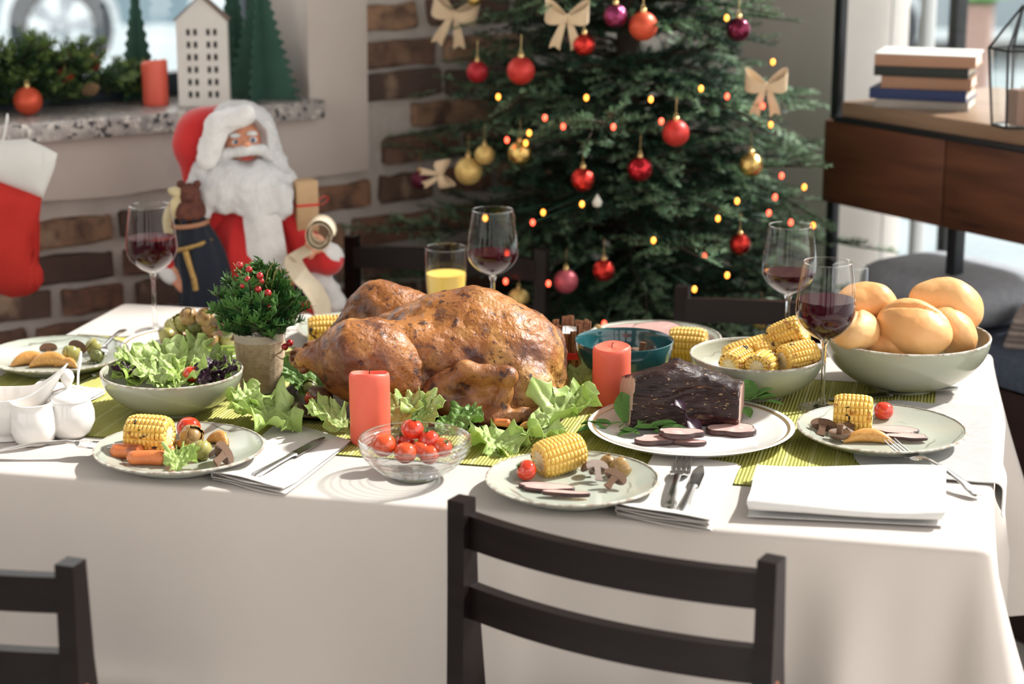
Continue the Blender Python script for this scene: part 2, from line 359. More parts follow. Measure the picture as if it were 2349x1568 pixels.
# --- glazed wall with the pier
xp = WB.at(1908, 200).x; PD = .17
wall_b = tag(link('wall_right', None), kind='structure', label='grey plastered pier beside the tall right window'); wall_b.location = WB.o; wall_b.rotation_euler = (0, 0, WB.a)
w = MB(); w.box((-.02, 0, 0), (xp, PD + .1, 3.8), .008); w.build('pier', m_concrete, wall_b)
w = MB(); w.box((xp, 0, 3.6), (3.6, PD + .1, 3.62)); w.build('lintel', m_concrete, wall_b)
win2 = tag(link('window_2', None), kind='structure', label='floor-to-ceiling right window with slim dark mullions'); win2.location = WB.o; win2.rotation_euler = (0, 0, WB.a)
f = MB(); f.box((xp, PD + .03, .02), (3.6, PD + .038, 3.6)); f.build('pane', m_pane, win2, False)
for px, wd_, mt in ((2197, .028, m_black), (2128, .02, pm('pale_mullion', (.75,.77,.78), rough=.5))):
    x = WB.at(px, 60, PD + .07).x; f = MB(); f.box((x - wd_/2, PD + .05, 0), (x + wd_/2, PD + .09, 3.6), .003); f.build('mullion', mt, win2)
f = MB(); f.box((xp, PD + .01, 0), (3.6, PD + .06, .05), .004); f.build('bottom_rail', m_black, win2)
# ================================================================ SHELF BY THE RIGHT WINDOW
m_wood = pm('dark_walnut', (.15,.056,.026), (.075,.026,.013), 5, .5, .3, 40, .002, stretch=(.6,5,5), spots=[((.03,.012,.008), 5, .66, .05)])
m_ledge = pm('oak_ledge', (.36,.24,.16), (.26,.16,.10), 7, .4, .2, 40, .001, stretch=(.5,5,5))
BW = -.36; xb = WB.at(1887, 380, BW).x; zt = (WB.at(1900, 277, BW).z + WB.at(2340, 348, BW).z) / 2; zbm = (WB.at(1910, 463, BW).z + WB.at(2340, 565, BW).z) / 2
xs = WB.at(2163, 430, BW).x; xe = xs + 1.0
shelf = thing('window_shelf', 'dark walnut beam and oak ledge on a black steel frame along the right window', 'shelf', WB.o, WB.a)
for a, b in ((xb, xs - .0015), (xs + .0015, xe)):
    q = MB(); q.box((a, BW, zbm), (b, BW + .035, zt), .005); q.build('plank', m_wood, shelf)
q = MB(); q.box((xb + .045, BW + .01, zt + .012), (xe, PD - .02, zt + .047), .004); q.build('ledge', m_ledge, shelf)
q = MB(); q.box((xb + .03, BW - .002, zt), (xe, BW + .03, zt + .0118), .001); q.build('rail', m_black, shelf)
xpst = WB.at(1905, 150, BW + .02).x
q = MB(); q.box((xpst - .012, BW + .036, 0), (xpst + .012, BW + .058, 2.4), .003); q.build('post', m_black, shelf)
q = MB(); q.box((xs - .014, BW + .036, .621), (xs + .014, BW + .066, zt), .003); q.build('leg', m_black, shelf)
q = MB(); q.box((xe - .04, BW + .036, .621), (xe - .01, BW + .066, zt), .003); q.build('leg', m_black, shelf)
ZL = zt + .047
def on_ledge(px, py): return T(px, py, ZL)
# stack of books
m_paper = pm('book_pages', (.80,.74,.64), (.70,.62,.50), 8, .8, stretch=(.5,.5,60))
bp = on_ledge(2140, 252); BA = R(-20)
bz = ZL
books = [('blue-grey', (.30,.27,.24), .020, .205, .0), ('navy blue', (.012,.03,.11), .024, .215, -.008), ('brown', (.33,.18,.11), .027, .198, .006), ('black', (.012,.018,.016), .022, .208, -.004), ('tan', (.40,.22,.14), .028, .222, .002)]
lab = ['thin grey-brown book at the bottom of the stack on the window ledge', 'navy blue book second from the bottom of the window ledge stack', 'brown book in the middle of the window ledge stack', 'black book second from the top of the window ledge stack', 'tan book with pale cover on top of the window ledge stack']
for (nm, c, th, L, off), lb in zip(books, lab):
    b = thing('book', lb, 'book', (bp.x + off, bp.y + .07, bz + .0005), BA + off * 4, 'books stacked on the window ledge')
    cm = pm('cover_' + nm.replace(' ', '_').replace('-', '_'), c, rough=.5); top = pm('cover_top', (.78,.77,.74), rough=.5) if nm == 'tan' else cm
    q = MB(); q.box((-L/2, -.07, .002), (L/2 - .004, .07, th - .003), .0); q.build('pages', m_paper, b, False)
    q = MB(); q.box((-L/2 - .002, -.075, 0), (L/2, .075, .0025), .0008); q.box((-L/2 - .002, -.075, 0), (L/2, -.0712, th - .0005), .0012); q.build('cover', cm, b)
    q = MB(); q.box((-L/2 - .002, -.075, th - .003), (L/2, .075, th), .0008); q.build('cover', top, b)
    bz += th + .0005
# geometric glass lantern with a brown candle block
lp = on_ledge(2330, 292); lan = thing('glass_lantern', 'geometric glass lantern with black metal edges at the end of the window ledge', 'lantern', lp, R(-12))
h = .165; a = .062; nb = 5; base = [Vector((a*.8*math.cos(2*math.pi*i/nb+.5), a*.8*math.sin(2*math.pi*i/nb+.5), .004)) for i in range(nb)]; mid = [Vector((a*1.05*math.cos(2*math.pi*i/nb+.5), a*1.05*math.sin(2*math.pi*i/nb+.5), h)) for i in range(nb)]; tp = Vector((0,0,h+.09))
mg = thin_glass('lantern_glass', (.97,.985,.98))
for i in range(nb):
    j = (i+1) % nb; e = MB()
    for A, B in ((base[i], base[j]), (base[i], mid[i]), (mid[i], mid[j]), (mid[i], tp)): e.tube([A, B], .003, 6)
    e.build('edge_bars', m_black, lan)
    g = MB(); g.add([base[i], base[j], mid[j], mid[i]], [(0,1,2,3)]); g.build('pane', mg, lan, False); g = MB(); g.add([mid[i], mid[j], tp], [(0,1,2)]); g.build('pane', mg, lan, False)
g = MB(); g.add(base, [tuple(range(nb))]); g.build('base_pane', mg, lan, False)
bk = MB(); bk.box((-.012, -.02, 0), (.03, .02, .075), .004); bk.tube([(.01, 0, .074), (.01, 0, .083)], .0012, 5); o = bk.build('candle_block', pm('brown_wax', (.20,.085,.04), rough=.5)); put(o, lp + Vector((.0, 0, .005)), (0, 0, .3)); tag(o, 'small brown candle block inside the glass lantern', 'candle')
# ================================================================ BENCH UNDER THE WINDOW
m_grey = pm('grey_upholstery', (.36,.39,.43), (.31,.33,.37), 60, .9, .4, 300, .001); m_navy = pm('navy_upholstery', (.10,.125,.18), (.075,.095,.14), 60, .9, .4, 300, .001)
m_hide = pm('dark_brown_leather', (.045,.02,.018), (.03,.014,.013), 12, .5)
ben = thing('bench', 'dark brown bench with navy seat cushion beside the right end of the table', 'bench', WB.o, WB.a)
x0 = xpst + .06; SZ = .62; BF = -.43
q = MB(); q.box((x0, BF, .0), (x0 + 1.7, -.02, SZ - .075), .015); q.build('body', m_hide, ben)
q = MB(); q.box((x0 + .005, BF - .012, SZ - .075), (x0 + 1.69, -.02, SZ), .03); q.build('seat_cushion', m_navy, ben)
m_stud = pm('brass_stud', (.5,.33,.22), rough=.35, metal=.8); ps = WB.at(2300, 846, BF - .003)
for i in range(2):
    for j in range(2):
        q = MB(); q.ball((ps.x + i*.013, BF - .002, ps.z - .008 + j*.016), (.006, .004, .008), 10, 6); q.build('stud', m_stud, ben)
cu = MB()
def cf(u, v):
    a = u * 2 * math.pi; b = (v - .5) * math.pi; sg = lambda x, e: math.copysign(abs(x) ** e, x)
    return (.21 * sg(math.cos(b), .4) * sg(math.cos(a), .45), .15 * sg(math.cos(b), .4) * sg(math.sin(a), .45), .058 * sg(math.sin(b), .8))
cu.grid(cf, 40, 16); o = cu.build('cushion', m_grey); pc = WB.M @ Vector((x0 + .27, -.23, SZ + .055)); put(o, pc, (0, 0, WB.a)); tag(o, 'plump grey cushion on the window bench behind the bread bowl', 'cushion')
bl = thing('folded_blanket', 'folded brown and grey blanket on the window bench right of the bread bowl', 'blanket', WB.M @ Vector((x0 + .60, -.27, SZ + .001)), WB.a + R(35))
mbk = [pm('blanket_a', (.36,.30,.27), (.28,.23,.20), 50, .95, .5, 300), pm('blanket_b', (.22,.18,.165), rough=.95)]
for i in range(5):
    q = MB(); q.box((-.10 + .004*i, -.08, i*.0135), (.10 - .006*i, .08, i*.0135 + .013), .006); q.build('fold', mbk[i % 2], bl)
# ================================================================ OUTSIDE
def wheel(root, c, r, M):
    t = MB(); t.lathe([(r*.70, -.1), (r*.95, -.11), (r, -.07), (r, .07), (r*.95, .11), (r*.70, .1), (r*.70, -.1)], 40, 0, M); t.build('tyre', pm('rubber', (.035,.045,.055), rough=.9, bump=.5, bscale=30), root)
    t = MB(); t.lathe([(r*.72, -.09), (r*.66, -.105), (r*.62, -.06), (r*.62, .06)], 40, 0, M)
    t.lathe([(.001, -.075), (r*.15, -.08), (r*.17, -.03)], 20, 0, M)
    t.build('rim', pm('alloy', (.62,.68,.73), rough=.35, metal=.5), root)
    for k in range(5):
        for s_ in (-.11, .11):
            a_ = 2*math.pi*k/5 + s_; t = MB(); t.tube([(r*.12*math.cos(a_), r*.12*math.sin(a_), -.07), (r*.66*math.cos(a_+s_*.4), r*.66*math.sin(a_+s_*.4), -.085)], [.022, .02], 8, 0, M); t.build('spoke', pm('alloy', (.62,.68,.73), rough=.35, metal=.5), root)
def car(name, label, loc, rz, paint, wx):
    c = thing(name, label, 'car', loc, rz)
    prof = [(-2.1,.25),(-2.15,.62),(-1.95,.80),(-1.2,.88),(-.55,1.36),(.75,1.40),(1.5,.95),(2.05,.85),(2.15,.55),(2.1,.25)]
    b = MB(); low = []
    for x in (wx[1], wx[0]):
        for i in range(13): a_ = math.pi * i / 12; low.append((x + .38*math.cos(a_), .25 + .40*math.sin(a_)))
    b.prism(prof + low, -.85, .85); b.build('body', paint, c, True, 30)
    b = MB(); b.prism([(-1.02,.9),(-.50,1.3),(.70,1.33),(1.28,.93)], -.86, -.84); b.build('side_window', pm('car_glass', (.10,.14,.17), rough=.1), c, False)
    for x in wx: wheel(c, x, .33, Matrix.Translation((x, -.76, .24)) @ Matrix.Rotation(R(-90), 4, 'X') @ Matrix.Rotation(math.pi, 4, 'X'))
    return c
pal = pm('pale_car_paint', (.20,.29,.34), rough=.25, coat=.6)
pc = U(72, 62, 12.6); car('parked_car', 'pale blue parked car with alloy wheel outside the left window', (pc.x - 1.30*math.cos(R(14)), pc.y + .76 - 1.30*math.sin(R(14)), -.10 + pc.z - .14), R(14), pal, (-1.3, 1.3))
pc2 = U(2120, 20, 17.); car('parked_car', 'white parked car seen beyond the right window mullions', (pc2.x + .9, pc2.y, -.10), R(-8), pm('white_car_paint', (.30,.36,.39), rough=.25, coat=.6), (-1.3, 1.3))
pp = U(2246, 22, 10.); pot = thing('street_planter', 'terracotta planter with green leaves outside the right window', 'planter', (pp.x, pp.y, -.10))
q = MB(); q.lathe([(.001, 0), (.06, 0), (.075, pp.z+.08), (.08, pp.z+.13), (.07, pp.z+.13), (.065, pp.z+.1), (.001, pp.z+.1)], 24); q.build('pot', pm('terracotta', (.45,.30,.25), rough=.8), pot)
for i in range(14):
    a_ = i * 2.4; q = MB(); q.grid(lambda u, v: ((.02 + .13*u)*math.cos(a_) + (v-.5)*.07*math.sin(math.pi*min(u*.95+.03, 1))*math.sin(a_), (.02 + .13*u)*math.sin(a_) - (v-.5)*.07*math.sin(math.pi*min(u*.95+.03, 1))*math.cos(a_), pp.z + .08 + .2*u - .12*u*u), 6, 3, th=.002); q.build('leaf', pm('street_leaf', (.06,.20,.04), rough=.6), pot)
# ================================================================ TABLE, CLOTH, CHAIRS
TA = R(-13.4); TC = Vector((-.078, 3.158)); TL, TW = 1.74, 1.07
tab = thing('dining_table', 'long dining table hidden under the white cloth', 'table', (TC.x, TC.y, 0), TA)
m_dark = pm('espresso_wood', (.010,.006,.006), (.007,.004,.004), 8, .36, .15, 60, .001, stretch=(.5,5,5), spec=.3)
q = MB(); q.box((-TL/2 + .006, -TW/2 + .006, .715), (TL/2 - .006, TW/2 - .006, .7475), .003); q.build('table_top', m_dark, tab)
for sx in (-1, 1):
    for sy in (-1, 1): q = MB(); q.box((sx*(TL/2-.12)-.03, sy*(TW/2-.12)-.03, 0), (sx*(TL/2-.12)+.03, sy*(TW/2-.12)+.03, .715), .004); q.build('leg', m_dark, tab)
m_cloth = pm('white_linen', (.565,.512,.472), (.545,.492,.452), 3, .85, .12, 900, .0006, sheen=.1); 
cl = MB(); N = 520; rc = .018
def perim(t):
    hx, hy = TL/2 - rc, TW/2 - rc; Ls = [2*hx, math.pi*rc/2, 2*hy, math.pi*rc/2]*2; tot = 4*hx + 4*hy + 2*math.pi*rc; d = t * tot
    cs = [(-hx,-hy,-90),(hx,-hy,-90),(hx,-hy,0),(hx,hy,0),(hx,hy,90),(-hx,hy,90),(-hx,hy,180),(-hx,-hy,180)]; k = 0
    while d > Ls[k] and k < 7: d -= Ls[k]; k += 1
    x, y, a_ = cs[k]
    if k % 2 == 0: n = (math.cos(R(a_)), math.sin(R(a_))); tx, ty = -n[1], n[0]; return x + tx*d + n[0]*rc, y + ty*d + n[1]*rc, n[0], n[1]
    a2 = R(a_ + d / rc * 57.2958); return x + rc*math.cos(a2), y + rc*math.sin(a2), math.cos(a2), math.sin(a2)
def fold(x, y, depth):
    e = 0
    for cx_, cy_ in ((1,-1),(1,1),(-1,-1),(-1,1)):
        dd = min(abs(x - cx_*TL/2) + abs(y - cy_*TW/2), 2.); s_ = (abs(x - cx_*TL/2) - abs(y - cy_*TW/2))
        e += math.exp(-(dd/.27)**2) * (.058 * math.cos(s_ * 30 + .6) + .024*math.cos(s_*57+1) + .016) * min(1, depth/.30)**1.15
    return e + .010 * depth * math.sin(x*7.1 + y*5.3) + .007*depth*math.sin(x*16.3 - y*11 + 1)
rings = [(-.30, 0), (-.08, 0), (-.012, 0)] + [(-.010 + .010*math.sin(a_), .010*(1-math.cos(a_))) for a_ in (.4,.8,1.2,1.57)] + [(0, .02 + .48*i/22) for i in range(23)]
vv = []; ff = []
for k, (off, dz) in enumerate(rings):
    for j in range(N):
        x, y, nx, ny = perim(j / N); e = off + (fold(x, y, max(dz - .01, 0)) if dz > .012 else 0)
        if off < -.05: x *= 1 + off*.9/1.0; y *= 1 + off*.9/.6; e = 0
        vv.append((x + nx*e, y + ny*e, .7505 - dz))
for k in range(len(rings) - 1):
    for j in range(N): j2 = (j+1) % N; ff.append((k*N+j, k*N+j2, (k+1)*N+j2, (k+1)*N+j))
ff.append(tuple(range(N)))
cl.add(vv, ff); cloth = cl.build('tablecloth', m_cloth, None, True, 80); put(cloth, (TC.x, TC.y, 0), (0, 0, TA)); tag(cloth, 'white linen tablecloth draped over the long dining table', 'tablecloth')
m_dowel = pm('dowel', (.25,.09,.05), rough=.4)
def chair(label, pl, pr, W=.445, H=.82):
    """pl, pr: floor positions of the two back posts as the camera-left and camera-right ones; seat lies ahead of the back"""
    mid = (pl + pr) / 2; ang = math.atan2(pr.y - pl.y, pr.x - pl.x)
    c = thing('dining_chair', label, 'chair', (mid.x, mid.y, 0), ang, 'dark slatted dining chairs')
    for s_ in (-1, 1):
        q = MB(); pts = [(H, -.014, .016), (H - .13, -.016, .022), (.46, -.022, .05), (.0, -.05, .01)]
        pr_ = [(y0, z_) for z_, y0, y1 in pts] + [(y1, z_) for z_, y0, y1 in reversed(pts)]
        x_ = s_ * W / 2; q.prism(pr_, -.013, .013, 0, Matrix.Translation((x_, 0, 0)) @ Matrix.Rotation(R(90), 4, 'Z') )
        post_ = q.build('back_post', m_dark, c, False)
        q = MB(); q.lathe([(.001, .0135), (.006, .0135), (.006, .012)], 12, 0, Matrix.Translation((x_, 0, H - .165)) @ Matrix.Rotation(R(90) * s_, 4, 'Y')); q.build('dowel_cap', m_dowel, post_)
        q = MB(); q.box((s_*(W/2 - .03) - .015, .33, 0), (s_*(W/2 - .03) + .015, .37, .43), .003); q.build('front_leg', m_dark, c)
    for zt_ in (H - .022, H - .122):
        q = MB(); th = .020; hh = .047
        def sl(u, v):
            x = (u - .5) * (W - .02); b = -.030 * (1 - (2*u - 1)**2); prof = [(0,0),(th,0),(th,-hh),(0,-hh),(0,0)]; k = v * 4; i = min(int(k), 3); t = k - i
            y_, z_ = prof[i][0]*(1-t) + prof[i+1][0]*t, prof[i][1]*(1-t) + prof[i+1][1]*t; return (x, y_ + b + .0, zt_ + z_)
        q.grid(sl, 24, 4); q.build('back_slat', m_dark, c, True, 35)
    for i in range(6):
        q = MB(); q.box((-W/2 + .02, .05 + i*.058, .43), (W/2 - .02, .10 + i*.058, .448), .003); q.build('seat_slat', m_dark, c)
    for s_ in (-1, 1): q = MB(); q.box((s_*(W/2 - .03) - .012, .0, .395), (s_*(W/2 - .03) + .012, .37, .43), .003); q.build('seat_rail', m_dark, c)
    return c
HZ = .82
chair('black-brown slatted chair in the foreground with its back fully in view', T(1052, 1142, HZ), T(1776, 1282, HZ))
L1 = T(160, 1288, HZ); da = R(-19); chair('black-brown slatted chair cut off by the lower left corner', L1 - Vector((.445*math.cos(da), .445*math.sin(da), 0)), L1)
c2 = chair('dark slatted chair behind the turkey in front of the brick wall', T(1240, 570, HZ), T(812, 540, HZ))
b2 = T(1567, 655, HZ); da = R(-17); chair('dark slatted chair behind the corn bowl in front of the tree', b2 + Vector((.445*math.cos(da), .445*math.sin(da), 0)), b2)
# ================================================================ CHRISTMAS TREE
m_ndl = pm('fir_needle', (.030,.080,.048), (.016,.048,.030), 30, .55); m_tip = pm('fir_needle_young_lit', (.25,.37,.22), (.14,.26,.15), 30, .5)  # young tips lightened, inner needles darkened, to paint lit ends against shaded depths
m_bark = pm('fir_bark', (.055,.035,.022), (.03,.02,.014), 20, .9)
def twig(mb, a, d, L, rg, nl=.021, dens=300, tipfrac=.42, up=Vector((0,0,1)), tri=True):
    d = d.normalized(); side = d.cross(up).normalized(); up2 = side.cross(d)
    mb.tube([a, a + d*L], [.0022, .0012], 4, 2, None, False)
    n = int(L * dens)
    for i in range(n):
        t = i / max(n-1, 1); p = a + d * (L*t); an = rg.uniform(-.45, math.pi + .45); q = (side*math.cos(an) + up2*math.sin(an)*.8)
        dirn = (d*rg.uniform(.45,.9) + q).normalized(); l = nl * rg.uniform(.7,1.1) * (1 if t < .9 else .8); wv = dirn.cross(up2 + side*.3); wv = wv.normalized()*.0017 if wv.length > 1e-6 else side*.0017
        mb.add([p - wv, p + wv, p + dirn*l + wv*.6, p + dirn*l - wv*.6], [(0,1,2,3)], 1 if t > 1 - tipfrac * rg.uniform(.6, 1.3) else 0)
def branch_mesh(seed, L=.55, droop=.10, outer=True):
    rg = random.Random(seed); mb = MB(); K = 8; pts = [Vector((L*i/K, .012*math.sin(i*1.3+seed), .05*math.sin(math.pi*.5*i/K) - droop*(i/K)**2 + (.03*max(0, i/K-.7)*3 if outer else 0))) for i in range(K+1)]
    mb.tube(pts, [.008*(1 - .8*i/K) for i in range(K+1)], 5, 2)
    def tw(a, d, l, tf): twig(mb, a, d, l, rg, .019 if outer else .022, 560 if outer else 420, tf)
    for i in range(1, K+1):
        d = (pts[i] - pts[i-1]).normalized(); t = i / K
        if i == K: tw(pts[i], d, .08, 1.5 if outer else 0); continue
        for s_ in (-1, 1):
            if outer and t < .38: continue
            l = (.20*(1-t) + .075) * rg.uniform(.75, 1.2); ang = rg.uniform(.65, .95) * s_
            dd = Vector((d.x*math.cos(ang) - d.y*math.sin(ang), d.x*math.sin(ang) + d.y*math.cos(ang), d.z + rg.uniform(-.22,.22)))
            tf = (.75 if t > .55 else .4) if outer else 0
            tw(pts[i] - d*.02, dd, l, tf)
            for k in range(int(l / .075)):
                a_ = pts[i] - d*.02 + dd.normalized()*(l*(k+1)/(int(l/.075)+1)); e = rg.uniform(.6,.95)*rg.choice((-1,1))
                tw(a_, Vector((dd.x*math.cos(e) - dd.y*math.sin(e), dd.x*math.sin(e) + dd.y*math.cos(e), dd.z + rg.uniform(-.15,.15))), rg.uniform(.04,.07), tf)
        tw(pts[i-1], d, L/K, (.9 if t > .75 else 0) if outer else 0)
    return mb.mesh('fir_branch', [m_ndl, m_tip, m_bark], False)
BV = [branch_mesh(k, droop=.04 + .03*k) for k in range(6)]; BI = [branch_mesh(20 + k, .42, .03 + .03*k, False) for k in range(4)]  # inner branches carry only dark needles, painting the shade deep in the tree
tc_ = U(1438, 300, 4.58); TX, TY = tc_.x, tc_.y
tree = thing('christmas_tree', 'tall dense fir tree decorated for Christmas in the corner of the room', 'tree', (TX, TY, 0))
q = MB(); q.tube([(0,0,.02), (0,0,1.2), (0,0,2.5)], [.045, .03, .006], 10); q.build('trunk', m_bark, tree)
q = MB(); q.lathe([(.001,0),(.2,0),(.2,.02),(.06,.05),(.055,.2),(.048,.2),(.048,.03)], 24); q.build('stand', m_black, tree)
def TR(z): return max(.05, .78 * (1 - z / 2.75))
def wall_lim(a_):
    lim = 9.
    for W_ in (WA, WB):
        n_ = Vector((-math.sin(W_.a), math.cos(W_.a))); v_ = math.cos(a_)*n_.x + math.sin(a_)*n_.y
        if v_ > .05: lim = min(lim, (W_.o.xy - Vector((TX, TY))).dot(n_) / v_)
    return lim
rt = random.Random(11); z = .24; n = 0
while z < 2.45:
    Rz = TR(z); cnt = max(5, int(8 + 9 * Rz / .6)); ph = rt.uniform(0, 6.28)
    for k in range(cnt):
        a_ = ph + 2*math.pi*k/cnt + rt.uniform(-.16,.16); sc = Rz / .60 * rt.uniform(.74, 1.18)
        dx, dy = math.cos(a_), math.sin(a_); lim = 9.
        for W_, off in ((WA, .0), (WB, -.02)):
            n_ = Vector((-math.sin(W_.a), math.cos(W_.a))); g = (W_.o.xy - Vector((TX, TY))).dot(n_) + off; v_ = dx*n_.x + dy*n_.y
            if v_ > .05: lim = min(lim, g / v_)
        if z < .9 and dx < .2 and dy < -.2: lim = min(lim, .52)
        sc = min(sc, lim / .68)
        o = link('branch', BV[rt.randrange(6)], tree); o.location = (0, 0, z + rt.uniform(-.03,.03)); o.scale = (sc, max(sc, .7), max(sc, .7)); o.rotation_euler = (R(rt.uniform(-14,14)), R(rt.uniform(-12, 14) - 12*(z-1)), a_); n += 1
    for k in range(max(4, int(8 * Rz / .5))):
        a_ = ph + .4 + 2*math.pi*k/max(4, int(8 * Rz / .5)) + rt.uniform(-.2,.2); sc = min(Rz*.72 / .44, .9, wall_lim(a_) / .52); o = link('branch', BI[rt.randrange(4)], tree); o.location = (0, 0, z + .05 + rt.uniform(-.02,.02)); o.scale = (sc,)*3; o.rotation_euler = (R(rt.uniform(-20,20)), R(rt.uniform(-14, 10)), a_)
    z += .105
def tree_at(px, py, k=.93):
    d = ray(px, py); t = 3.3
    while t < 5.2:
        p = np.array([0,0,CAMH]) + d*t
        if math.hypot(p[0]-TX, p[1]-TY) < TR(p[2]) * k: break
        t += .01
    if t >= 5.2:
        t = (TY - .05) / d[1]
    return Vector(np.array([0,0,CAMH]) + d*t)
m_goldcap = pm('gold_cap', (.75,.55,.25), rough=.3, metal=1.)
def ballmat(nm, c, kind):
    if kind == 'matte': return pm('bauble_'+nm, c, tuple(x*.85 for x in c), 300, .38, metal=.35, bump=.15, bscale=900)
    if kind == 'shiny': return pm('bauble_'+nm, c, rough=.10, metal=.85)
    return pm('bauble_'+nm, c, rough=.08, metal=.95, bump=.9, bscale=70, bdist=.006)
red = (.62,.045,.035); ora = (.72,.10,.045); crim = (.45,.02,.03); pur = (.16,.02,.05); gold = (.72,.50,.17); plum = (.30,.05,.13); pink = (.50,.10,.13)
BM = {}
def bauble(px, py, rpx, c, kind, label, pos=None, cat='bauble', hang=True):
    p = pos or tree_at(px, py); r = rpx * mpp(p)
    o = thing('christmas_bauble', label, cat, p, group='baubles on the tree' if pos is None else 'baubles on the window sill')
    key = (c, kind)
    if key not in BM: BM[key] = ballmat('%s_%d' % (kind, len(BM)), c, kind)
    q = MB(); q.ball((0,0,0), r, 28, 18); q.build('ball', BM[key], o)
    q = MB(); q.lathe([(r*.24, r*.93), (r*.24, r*1.16), (r*.20, r*1.2), (.001, r*1.2)], 14); q.tube([(r*.12*math.cos(a_), 0, r*1.3 + r*.12*math.sin(a_)) for a_ in [i*math.pi/5 for i in range(11)]], r*.03, 5, cap=False); cp_ = q.build('cap', m_goldcap, o)
    if hang: q = MB(); q.tube([(0,0,r*1.4), (.001,.004,r*1.4+.035)], .0006, 4); q.build('thread', m_goldcap, cp_)
    return o
for a_ in [(1195,162,32,red,'matte','matte red bauble hanging at the upper left of the tree'), (1095,165,25,crim,'matte','dark red bauble half hidden at the far left of the tree top'),
  (1475,60,33,ora,'matte','large orange-red matte bauble near the top centre of the tree'), (1412,37,28,plum,'facet','glittering purple bauble at the top centre of the tree'),
  (1340,103,26,red,'facet','glossy red bauble just behind the central gold bow'), (1694,68,28,pur,'shiny','dark purple bauble at the upper right of the tree'),
  (1550,305,31,red,'matte','matte red bauble right of the middle of the tree'), (1193,351,28,gold,'facet','shiny mirror-gold bauble on the left side of the tree'),
  (1075,392,32,gold,'matte','large satin gold bauble on the lower left of the tree'), (1112,355,23,gold,'matte','small gold bauble tucked behind the large satin gold one'),
  (962,412,21,pur,'matte','small dark purple bauble at the far left edge of the tree'), (1337,412,28,red,'facet','glossy red bauble hanging at the middle of the tree'),
  (1468,388,29,crim,'shiny','shiny crimson bauble right of the glossy red middle one'), (1722,378,28,gold,'facet','shiny gold bauble under the right gold bow'),
  (1697,560,25,red,'facet','glossy red bauble left of the right wine glasses'), (1385,620,26,red,'facet','glossy red bauble low on the tree above the teal bowl'),
  (1298,645,28,pink,'matte','rosy pink satin bauble low beside the back chair post'), (1190,685,25,gold,'matte','gold bauble behind the rear chair below its slat'),
  (1745,735,22,gold,'shiny','gold bauble at the bottom of the tree under the right back chair'), (1088,-4,18,gold,'shiny','gold bauble cut by the top edge beside the left gold bow')]: bauble(*a_)
m_star = pm('pale_ornament', (.75,.74,.66), rough=.5)
p = tree_at(1370, 460); q = MB(); q.lathe([(.001,.014),(.006,.006),(.011,-.004),(.008,-.012),(.001,-.014)], 14); o = q.build('bell_ornament', m_star); put(o, p); tag(o, 'tiny cream bell ornament near the middle of the tree', 'ornament')
m_bow = pm('gold_ribbon', (.72,.55,.36), (.60,.44,.27), 60, .38, .3, 400, .0006, sheen=.3)
def bow(px, py, s, rot, label):
    p = tree_at(px, py, 1.0); k = s * mpp(p) / 100
    b = thing('ribbon_bow', label, 'bow', p, group='gold ribbon bows on the tree'); b.rotation_euler = (R(8), R(rot), 0); b.scale = (k*100,)*3
    for sx in (-1, 1):
        q = MB()
        def loop(u, v):
            a_ = u*2*math.pi; r = .5*(1 - math.cos(a_)); x = sx*.52*r; zz = .22*math.sin(a_)*(.4+.6*r) + .16*r; wv = (.10 + .17*r)
            return (x, (v-.5)*wv*1.2 - .03, zz)
        q.grid(lambda u, v: (loop(u, v)[0], loop(u, v)[2]*.7 - .1, loop(u, v)[2]*.5 + (v-.5)*(.14+.34*abs(loop(u,v)[0])/.52) + .08*abs(loop(u,v)[0])/.52), 20, 4, th=.006); q.build('loop', m_bow, b)
        q = MB(); q.grid(lambda u, v: (sx*(.04 + .22*u) + (v-.5)*(.10 + .16*u), -.05 - .05*math.sin(u*3), -.68*u - (.08*abs(2*v-1) if u > .99 else 0) + (v-.5)*.05*sx), 10, 4, th=.006); q.build('tail', m_bow, b)
    q = MB(); q.ball((0,-.06,0), (.085,.06,.095), 14, 8); q.build('knot', m_bow, b); return b
bow(1042, 32, 100, 12, 'gold ribbon bow at the upper left of the tree before the bricks'); bow(1300, 40, 96, 2, 'gold ribbon bow at the top centre of the tree')
bow(1757, 196, 92, 0, 'gold ribbon bow on the right edge of the tree'); bow(1012, 400, 62, 78, 'small gold bow turned sideways at the left edge of the tree')
# fairy lights
LP = [(1143,222,0),(1250,270,1),(1163,321,1),(1214,305,0),(1206,328,0),(1345,224,0),(1335,468,0),(1493,228,0),(1517,278,1),(1407,291,1),(1608,203,0),(1668,221,1),(1750,243,1),(1768,286,0),(1667,41,0),(1773,142,0),(1793,403,1),(1845,429,0),(1778,452,1),(1691,461,0),(1764,488,1),(1647,501,0),(1865,517,0),(1814,510,1),(1499,551,0),(1668,631,0),(1593,663,0),(1616,588,1),(1258,650,1),(1386,742,1),(1113,500,0),(1246,487,0),(1292,290,1),(1222,510,1),(1160,645,1)]
fy = thing('fairy_lights', 'string of small red and amber fairy lights on the tree', 'lights', (TX, TY, 0))
m_led = [pm('amber_bulb', (1,.5,.1), emis=(1,.30,.035), estr=3.0), pm('red_bulb', (1,.15,.08), emis=(1,.08,.04), estr=3.2)]
lm = []
for m_ in m_led: m_.cycles.emission_sampling = 'NONE'
for k in (0, 1): q = MB(); q.ball((0,0,0), (.0050,.0050,.0070), 10, 6); lm.append(q.mesh('bulb', m_led[k]))
pts = []
for px, py, k in LP:
    p = tree_at(px, py, 1.01) - Vector((TX, TY, 0)); o = link('bulb', lm[k], fy); o.location = p; pts.append(p)
order = sorted(pts, key=lambda p: p.z); q = MB()
wire = []
